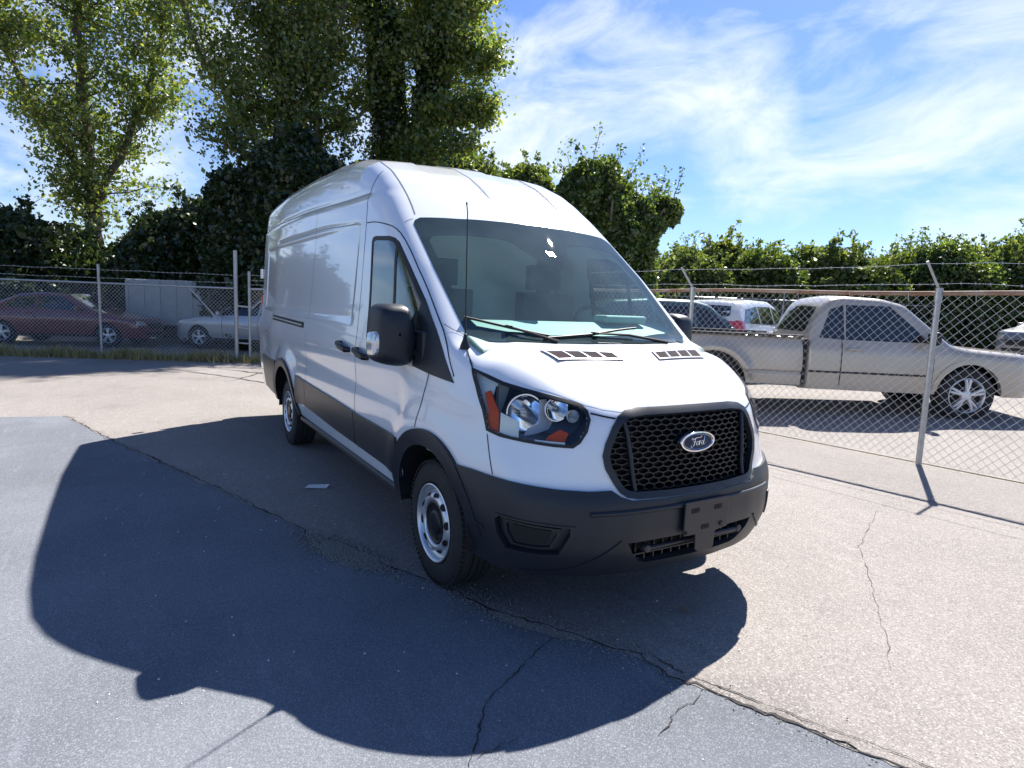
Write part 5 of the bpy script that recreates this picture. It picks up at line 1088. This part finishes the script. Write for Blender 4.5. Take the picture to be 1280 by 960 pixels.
def tree(name, label, base, spec, crown_mat, seed, leaf=.13, nleaf=26, spread=.42, group=None, ivy=None, fill=()):
    """spec: list of main limbs as point lists with radii, relative to base; twigs sprout from their outer halves"""
    root = thing(name, label, 'tree', base, 0, group); rnd = np.random.default_rng(seed)
    mb = MB(); Cs = []; IV = []
    for P, ra_, rb_, ln, dens, lean in spec:
        Q = limb(mb, P, ra_, rb_, .05, rnd); n = len(Q)
        for i in range(n):
            t = i/(n-1)
            if ivy and t < ivy[1] and ra_ >= ivy[2]:
                rr = np.interp(t, [0, 1], [ra_, rb_])+ivy[0]
                m_ = int(ivy[3]); th = rnd.random(m_)*6.28; d = rr*np.sqrt(rnd.uniform(.25, 1.2, m_)); IV.append(Q[i]+np.stack([d*np.cos(th), d*np.sin(th), rnd.uniform(-.35, .35, m_)], 1))
            if t < .22: continue
            for _ in range(rnd.poisson(dens)):
                az = rnd.random()*6.283; el = rnd.uniform(-.2, 1.0)+lean; L_ = ln*rnd.uniform(.5, 1.15)*(1.15-.45*t); d = np.array([math.cos(az)*math.cos(el), math.sin(az)*math.cos(el), math.sin(el)])
                S = [Q[i]]; 
                for q in range(4): d = d+rnd.normal(size=3)*.22+np.array([0, 0, .05]); d /= np.linalg.norm(d); S.append(S[-1]+d*L_/4)
                S = np.array(S); mb.tube(S, np.linspace(max(.012, rb_*.55), .008, len(S)), 4, False)
                for q in range(1, 5):
                    for _2 in range(rnd.integers(2, 4)):
                        d2 = rnd.normal(size=3); d2 /= np.linalg.norm(d2); e = S[q]+d2*ln*.26*rnd.random(); mb.tube(np.array([S[q], (S[q]+e)/2+rnd.normal(size=3)*.03, e]), [.009, .007, .005], 3, False)
                        m_ = rnd.poisson(nleaf); Cs.append(e+rnd.normal(size=(m_, 3))*spread*rnd.uniform(.5, 1.0)*np.array([1, 1, .75]))
    mb.build('trunk', 'bark', root, smooth=True)
    C = np.vstack(Cs)
    leaf_mesh('crown', C, leaf, crown_mat, root, seed+1)
    if IV: leaf_mesh('ivy', np.vstack(IV), .12, 'leaf_ivy', root, seed+2)
    return root, len(C)
def fbm(P, seed, sc_=1.0):
    r_ = np.random.default_rng(seed); v = np.zeros(len(P)); a = 1.
    for o in range(4):
        for _ in range(3):
            k = r_.normal(size=3)*sc_*(1.9**o); v += a*np.sin(P@k+r_.random()*6.28)/3
        a *= .55
    return v
def mound(name, label, cat, base, lobes, n, leaf, m, seed, shoots=0, group=None, kind=None, amp=.16):
    """vine-covered mass: leaves in a ragged shell round several lobes, stems inside"""
    root = thing(name, label, cat, base, 0, group); rnd = np.random.default_rng(seed); Cs = []
    vol = np.array([l[3]*l[4]+l[4]*l[5]+l[3]*l[5] for l in lobes]); vol /= vol.sum()
    for l, q in zip(lobes, vol):
        k = int(n*q); d = rnd.normal(size=(k, 3)); d /= np.linalg.norm(d, axis=1)[:, None]; c = np.array(l[:3]); R_ = np.array(l[3:6])
        f = fbm(d*3+c, seed, 1.2); rr = (1+amp*f)*(1-np.abs(rnd.normal(size=k))*.10)
        # leaf tufts
        tuft = np.floor(fbm(d*9+c, seed+5, 1.5)*2)*.025
        P = c+d*R_*(rr+tuft)[:, None]; P = P[P[:, 2] > .02]
        Cs.append(P)
    C = np.vstack(Cs); keep = np.ones(len(C), bool)
    for l in lobes:
        e = np.sum(((C-np.array(l[:3]))/np.array(l[3:6]))**2, 1); keep &= e > .45
    C = C[keep]; mb = MB()
    for l in lobes:
        for _ in range(3): mb.tube(np.array([[l[0]*.2+rnd.normal()*.3, l[1]*.2+rnd.normal()*.3, 0], [l[0]*.45+rnd.normal()*.2, l[1]*.45+rnd.normal()*.2, l[2]*.6], [l[0]+rnd.normal()*l[3]*.4, l[1]+rnd.normal()*l[4]*.4, l[2]+l[5]*.6]]), [.09, .06, .03], 6)
    Sh = []
    for _ in range(shoots):
        l = lobes[rnd.integers(0, len(lobes))]; d = rnd.normal(size=3); d[2] = abs(d[2])+.35; d /= np.linalg.norm(d); p = np.array(l[:3])+d*np.array(l[3:6])*.95; S = [p]; d[2] += .3; L_ = rnd.uniform(.5, 1.1)
        for q in range(5): d = d+rnd.normal(size=3)*.25; d /= np.linalg.norm(d); S.append(S[-1]+d*L_/5)
        S = np.array(S); mb.tube(S, np.linspace(.014, .005, 6), 4, False)
        for q in range(6): Sh.append(S[q]+rnd.normal(size=(7, 3))*.07)
    mb.build('stems', 'bark', root, smooth=True)
    if Sh: C = np.vstack([C]+Sh)
    # a dense inner mass of larger, darker leaves added so that no light passes straight through
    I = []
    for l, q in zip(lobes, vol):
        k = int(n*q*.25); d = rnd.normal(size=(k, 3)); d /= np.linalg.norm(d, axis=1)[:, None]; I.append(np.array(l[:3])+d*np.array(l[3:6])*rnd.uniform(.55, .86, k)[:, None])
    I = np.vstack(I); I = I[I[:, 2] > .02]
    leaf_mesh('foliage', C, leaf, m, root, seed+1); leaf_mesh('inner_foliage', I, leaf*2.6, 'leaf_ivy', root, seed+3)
    return root
fh = np.array([math.cos(YAW), math.sin(YAW), 0]); rh = np.array([math.sin(YAW), -math.cos(YAW), 0])
def rel(D, base_px):
    """limb points given as (column px, row py) at depth D, relative to the tree base"""
    b = np.array(at(base_px, D)); 
    def f(pts):
        o = []
        for p in pts:
            px, py = p[0], p[1]; dd = D+(p[2] if len(p) > 2 else 0)
            d = fwd+rgt*(px-640)/FPX+upv*(480-py)/FPX; d = d/(d@fh); o.append(CAM+d*dd-b)
        return o
    return b, f
# tall tree with ivy-clad twin trunks behind the van
b, f = rel(23.5, 495)
def gp(px): return (px, 424)
sp = [(f([(492, 424), (494, 300), (490, 180), (482, 90), (478, 10), (476, -110), (480, -230)]), .34, .10, 2.3, 2.4, 0),
      (f([(505, 424), (515, 300), (522, 200), (540, 110), (548, 40), (556, -60), (562, -180)]), .26, .07, 2.1, 2.6, 0),
      (f([(525, 190), (550, 120), (566, 60), (582, -10), (590, -90)]), .11, .04, 1.5, 2.3, 0),
      (f([(520, 170, -.6), (548, 155, -1), (580, 145, -1.4), (606, 138, -1.4)]), .07, .03, 1.0, 2.7, 0),
      (f([(556, 60, 0), (585, 70, -.5), (608, 85, -1)]), .07, .03, 1.1, 2.7, 0),
      (f([(492, 105), (470, 40), (452, -30), (440, -120)]), .12, .04, 1.8, 2.3, 0),
      (f([(482, 128), (462, 135, -.5), (440, 148, -1), (413, 165, -1.2)]), .09, .05, .9, .6, 0),
      (f([(540, 110), (520, 30, 2), (515, -60, 3)]), .10, .04, 1.7, 2.5, 0),
      (f([(500, 210, -.5), (540, 195, -1.5), (575, 185, -2)]), .06, .03, 1.1, 2.6, .1),
      (f([(548, 60, 1), (585, 20, 1.5), (600, -40, 2)]), .08, .03, 1.3, 2.5, 0)]
_, nl = tree('broadleaf_tree', 'tall tree with ivy-covered twin trunks rising behind the van roof', b, sp, 'leaf_tall', 11, leaf=.125, nleaf=23, spread=.36, ivy=(.40, .66, .2, 620))
# spreading tree to its left
b, f = rel(22.0, 380)
sp = [(f([(372, 424), (372, 300), (360, 200), (352, 110), (336, 40), (320, -60), (310, -160)]), .30, .08, 2.3, 2.4, 0),
      (f([(372, 250), (395, 180), (398, 95), (425, 40), (440, -40)]), .15, .05, 1.9, 2.3, 0),
      (f([(366, 130), (345, 85), (330, 30)]), .10, .04, 1.6, 2.3, 0),
      (f([(372, 240), (330, 190), (300, 140), (262, 90), (230, 20), (210, -60)]), .16, .05, 2.0, 2.4, 0),
      (f([(322, 205, -1), (300, 185, -1.3), (280, 180, -1.5), (250, 170, -1.8)]), .06, .03, 1.0, .9, 0),
      (f([(392, 95, 1), (378, 20, 2), (372, -60, 3)]), .10, .04, 1.7, 2.6, 0)]
tree('broadleaf_tree', 'spreading tree with dark crooked limbs at the upper left', b, sp, 'leaf_tall', 21, leaf=.115, nleaf=23, spread=.38)
b, f = rel(25.0, 120)
sp = [(f([(120, 420), (122, 300), (110, 180), (100, 80), (96, -20), (90, -140)]), .34, .08, 2.7, 2.7, 0), (f([(118, 260), (160, 180), (190, 100), (206, 20), (212, -60)]), .15, .05, 2.1, 2.6, 0), (f([(115, 240), (70, 170), (30, 110), (0, 40), (-20, -40)]), .16, .05, 2.2, 2.7, 0)]
tree('broadleaf_tree', 'round-crowned tree standing at the far left behind the fence', b, sp, 'leaf_tall', 31, leaf=.13, nleaf=19, spread=.42)
b = np.array([-17.5, -13.5, 0])
sp = [([(0, 0, 0), (.1, 0, 4), (-.1, .2, 7), (.2, 0, 10), (0, 0, 12.5)], .32, .08, 2.5, 2.6, 0), ([(0, 0, 3), (1.2, .9, 5.5), (2.2, 1.4, 8)], .14, .05, 1.9, 2.6, 0), ([(0, 0, 3.2), (-1.2, -1, 5.8), (-1.9, -1.6, 8.6)], .14, .05, 1.9, 2.6, 0)]
tree('broadleaf_tree', 'lone broad tree near the left edge of the lot, mirrored in the van side', b, sp, 'leaf_tall', 41, leaf=.2, nleaf=8, spread=.45)
# dark undergrowth under the trees
mound('ivy_thicket', 'dark ivy-choked thicket directly left of the van rear', 'bushes', at(345, 19.5), [(0, 0, 1.9, 2.4, 2.2, 2.6), (-1.2, -.6, 3.3, 1.6, 1.5, 1.9), (1.0, .8, 3.9, 1.7, 1.6, 2.0), (.3, .5, 4.9, 1.4, 1.3, 1.6), (-.9, -.9, 4.2, 1.1, 1.1, 1.3)], 56000, .13, 'leaf_ivy', 51, 30)
mound('ivy_thicket', 'dark ivy thicket behind the trailer at the left', 'bushes', at(215, 22.5), [(0, 0, 1.8, 2.6, 2.2, 2.5), (.9, 1.2, 3.0, 1.8, 1.6, 1.9)], 26000, .14, 'leaf_ivy', 52, 20)
mound('ivy_thicket', 'dark thicket along the fence at the far left edge', 'bushes', at(40, 22.5), [(0, 0, 1.7, 3.2, 2.6, 2.4), (-1.5, -.8, 2.6, 1.8, 1.6, 1.7)], 26000, .15, 'leaf_ivy', 53, 20)
mound('ivy_thicket', 'dark thicket behind the van between its roof and the tall tree', 'bushes', at(470, 21.5), [(0, 0, 2.4, 2.3, 2.2, 2.9), (1.6, 1.8, 2.4, 2.2, 2.2, 3.1)], 26000, .14, 'leaf_ivy', 54, 30)
# mound of vines right of the van roof
b = at(760, 18.0)
def lobe(px, py, D, ra_, rb_, rc): 
    d = fwd+rgt*(px-640)/FPX+upv*(480-py)/FPX; d = d/(d@fh); p = CAM+d*D-np.array(b); return (p[0], p[1], p[2], ra_, rb_, rc)
mound('vine_covered_tree', 'rounded tree smothered in vines beside the windscreen', 'tree', b,
      [lobe(738, 256, 18, 1.05, 1.05, 1.3), lobe(766, 312, 18, 1.2, 1.2, 1.6), lobe(730, 300, 18.3, 1.1, 1.1, 1.5), lobe(798, 280, 18, .8, .8, .62), lobe(832, 266, 18.1, .48, .5, .42), lobe(775, 375, 18.2, 1.1, 1.2, 1.5), lobe(690, 330, 18.6, 1.3, 1.3, 1.7), lobe(770, 262, 18.2, .7, .8, .75)], 95000, .088, 'leaf_bush', 61, 70)
b = at(655, 30)
mound('round_bush', 'small yellow-green treetop peeping over the van roof', 'tree', b, [lobe(655, 240, 30, 1.5, 1.5, 1.2), lobe(640, 300, 30, 1.8, 1.8, 2.6)], 15000, .15, 'leaf_hedge', 62, 14)
b = at(575, 26)
mound('round_bush', 'bright green bush top below the tall tree at the van roof', 'bushes', b, [lobe(560, 232, 26, 1.7, 1.6, 1.6), lobe(590, 250, 26.5, 1.3, 1.3, 1.6), lobe(530, 240, 26, 1.7, 1.6, 1.7)], 20000, .15, 'leaf_hedge', 63, 20)
# hedge
for i, (px, D, tp, w_) in enumerate(((815, 25, 335, 1.9), (868, 26, 316, 2.0), (905, 27.5, 308, 1.7), (945, 26, 322, 2.0), (985, 27, 326, 2.1), (1040, 25.5, 318, 2.4), (1100, 26, 330, 2.3), (1160, 24.5, 312, 2.4), (1225, 25, 322, 2.5), (1290, 24, 305, 2.6), (1360, 24, 320, 2.6))):
    b = at(px, D); top = 1.58+(389+ (px-640)*.039-tp-8)/FPX*D-.35
    desc = ['hedge bush tucked just right of the vine-covered tree', 'hedge bush above the teal hatchback', 'tall far hedge clump behind the barbed-wire post', 'hedge bush above the white family car', 'hedge bush above the silver sedan windscreen', 'hedge bush behind the pickup cab', 'low hedge bush right of the pickup cab', 'tall hedge bush behind the pickup bonnet', 'hedge bush above the dark grey hatchback', 'tall hedge bush close to the right edge', 'hedge bush cut by the right edge'][i]
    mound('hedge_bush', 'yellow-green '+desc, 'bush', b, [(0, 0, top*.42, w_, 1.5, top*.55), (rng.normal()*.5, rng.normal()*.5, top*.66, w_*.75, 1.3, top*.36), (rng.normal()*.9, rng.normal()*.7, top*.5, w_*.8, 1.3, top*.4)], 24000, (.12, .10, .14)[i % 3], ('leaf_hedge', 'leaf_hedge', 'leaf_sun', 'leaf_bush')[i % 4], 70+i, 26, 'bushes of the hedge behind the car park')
# weeds along the rear fence and the right fence foot
def weeds(name, A, B, n, hgt, wid, label, seed):
    r_ = np.random.default_rng(seed); A, B = np.array(A, float), np.array(B, float); t = r_.random(n); P = A+(B-A)*t[:, None]+r_.normal(size=(n, 2))*wid; h = hgt*r_.uniform(.3, 1, n)*(.6+.5*np.sin(t*37)**2)
    a = r_.random(n)*6.28; wv = .012; V = np.empty((n, 4, 3)); dx = np.cos(a)*wv; dy = np.sin(a)*wv; lx = r_.normal(size=n)*h*.4; ly = r_.normal(size=n)*h*.4
    V[:, 0] = np.c_[P[:, 0]-dx, P[:, 1]-dy, np.zeros(n)]; V[:, 1] = np.c_[P[:, 0]+dx, P[:, 1]+dy, np.zeros(n)]; V[:, 2] = np.c_[P[:, 0]+dx*.3+lx, P[:, 1]+dy*.3+ly, h]; V[:, 3] = np.c_[P[:, 0]-dx*.3+lx, P[:, 1]-dy*.3+ly, h]
    me = bpy.data.meshes.new(name); me.from_pydata(V.reshape(-1, 3).tolist(), [], np.arange(4*n).reshape(n, 4).tolist()); me.update(); o = link(name, me, 'weeds', kind='stuff'); o['label'] = label
weeds('dry_grass', P0-RDIR*14, PE, 9000, .28, .16, 'dry yellow grass and weeds along the foot of the rear fence', 1)
WZ0 = lot_z(*A2)
weeds('dry_grass', A2, B2_, 7000, .5, .5, 'rough grass at the foot of the distant fence', 3)
bpy.data.objects['dry_grass.001'].location.z = WZ0-.03
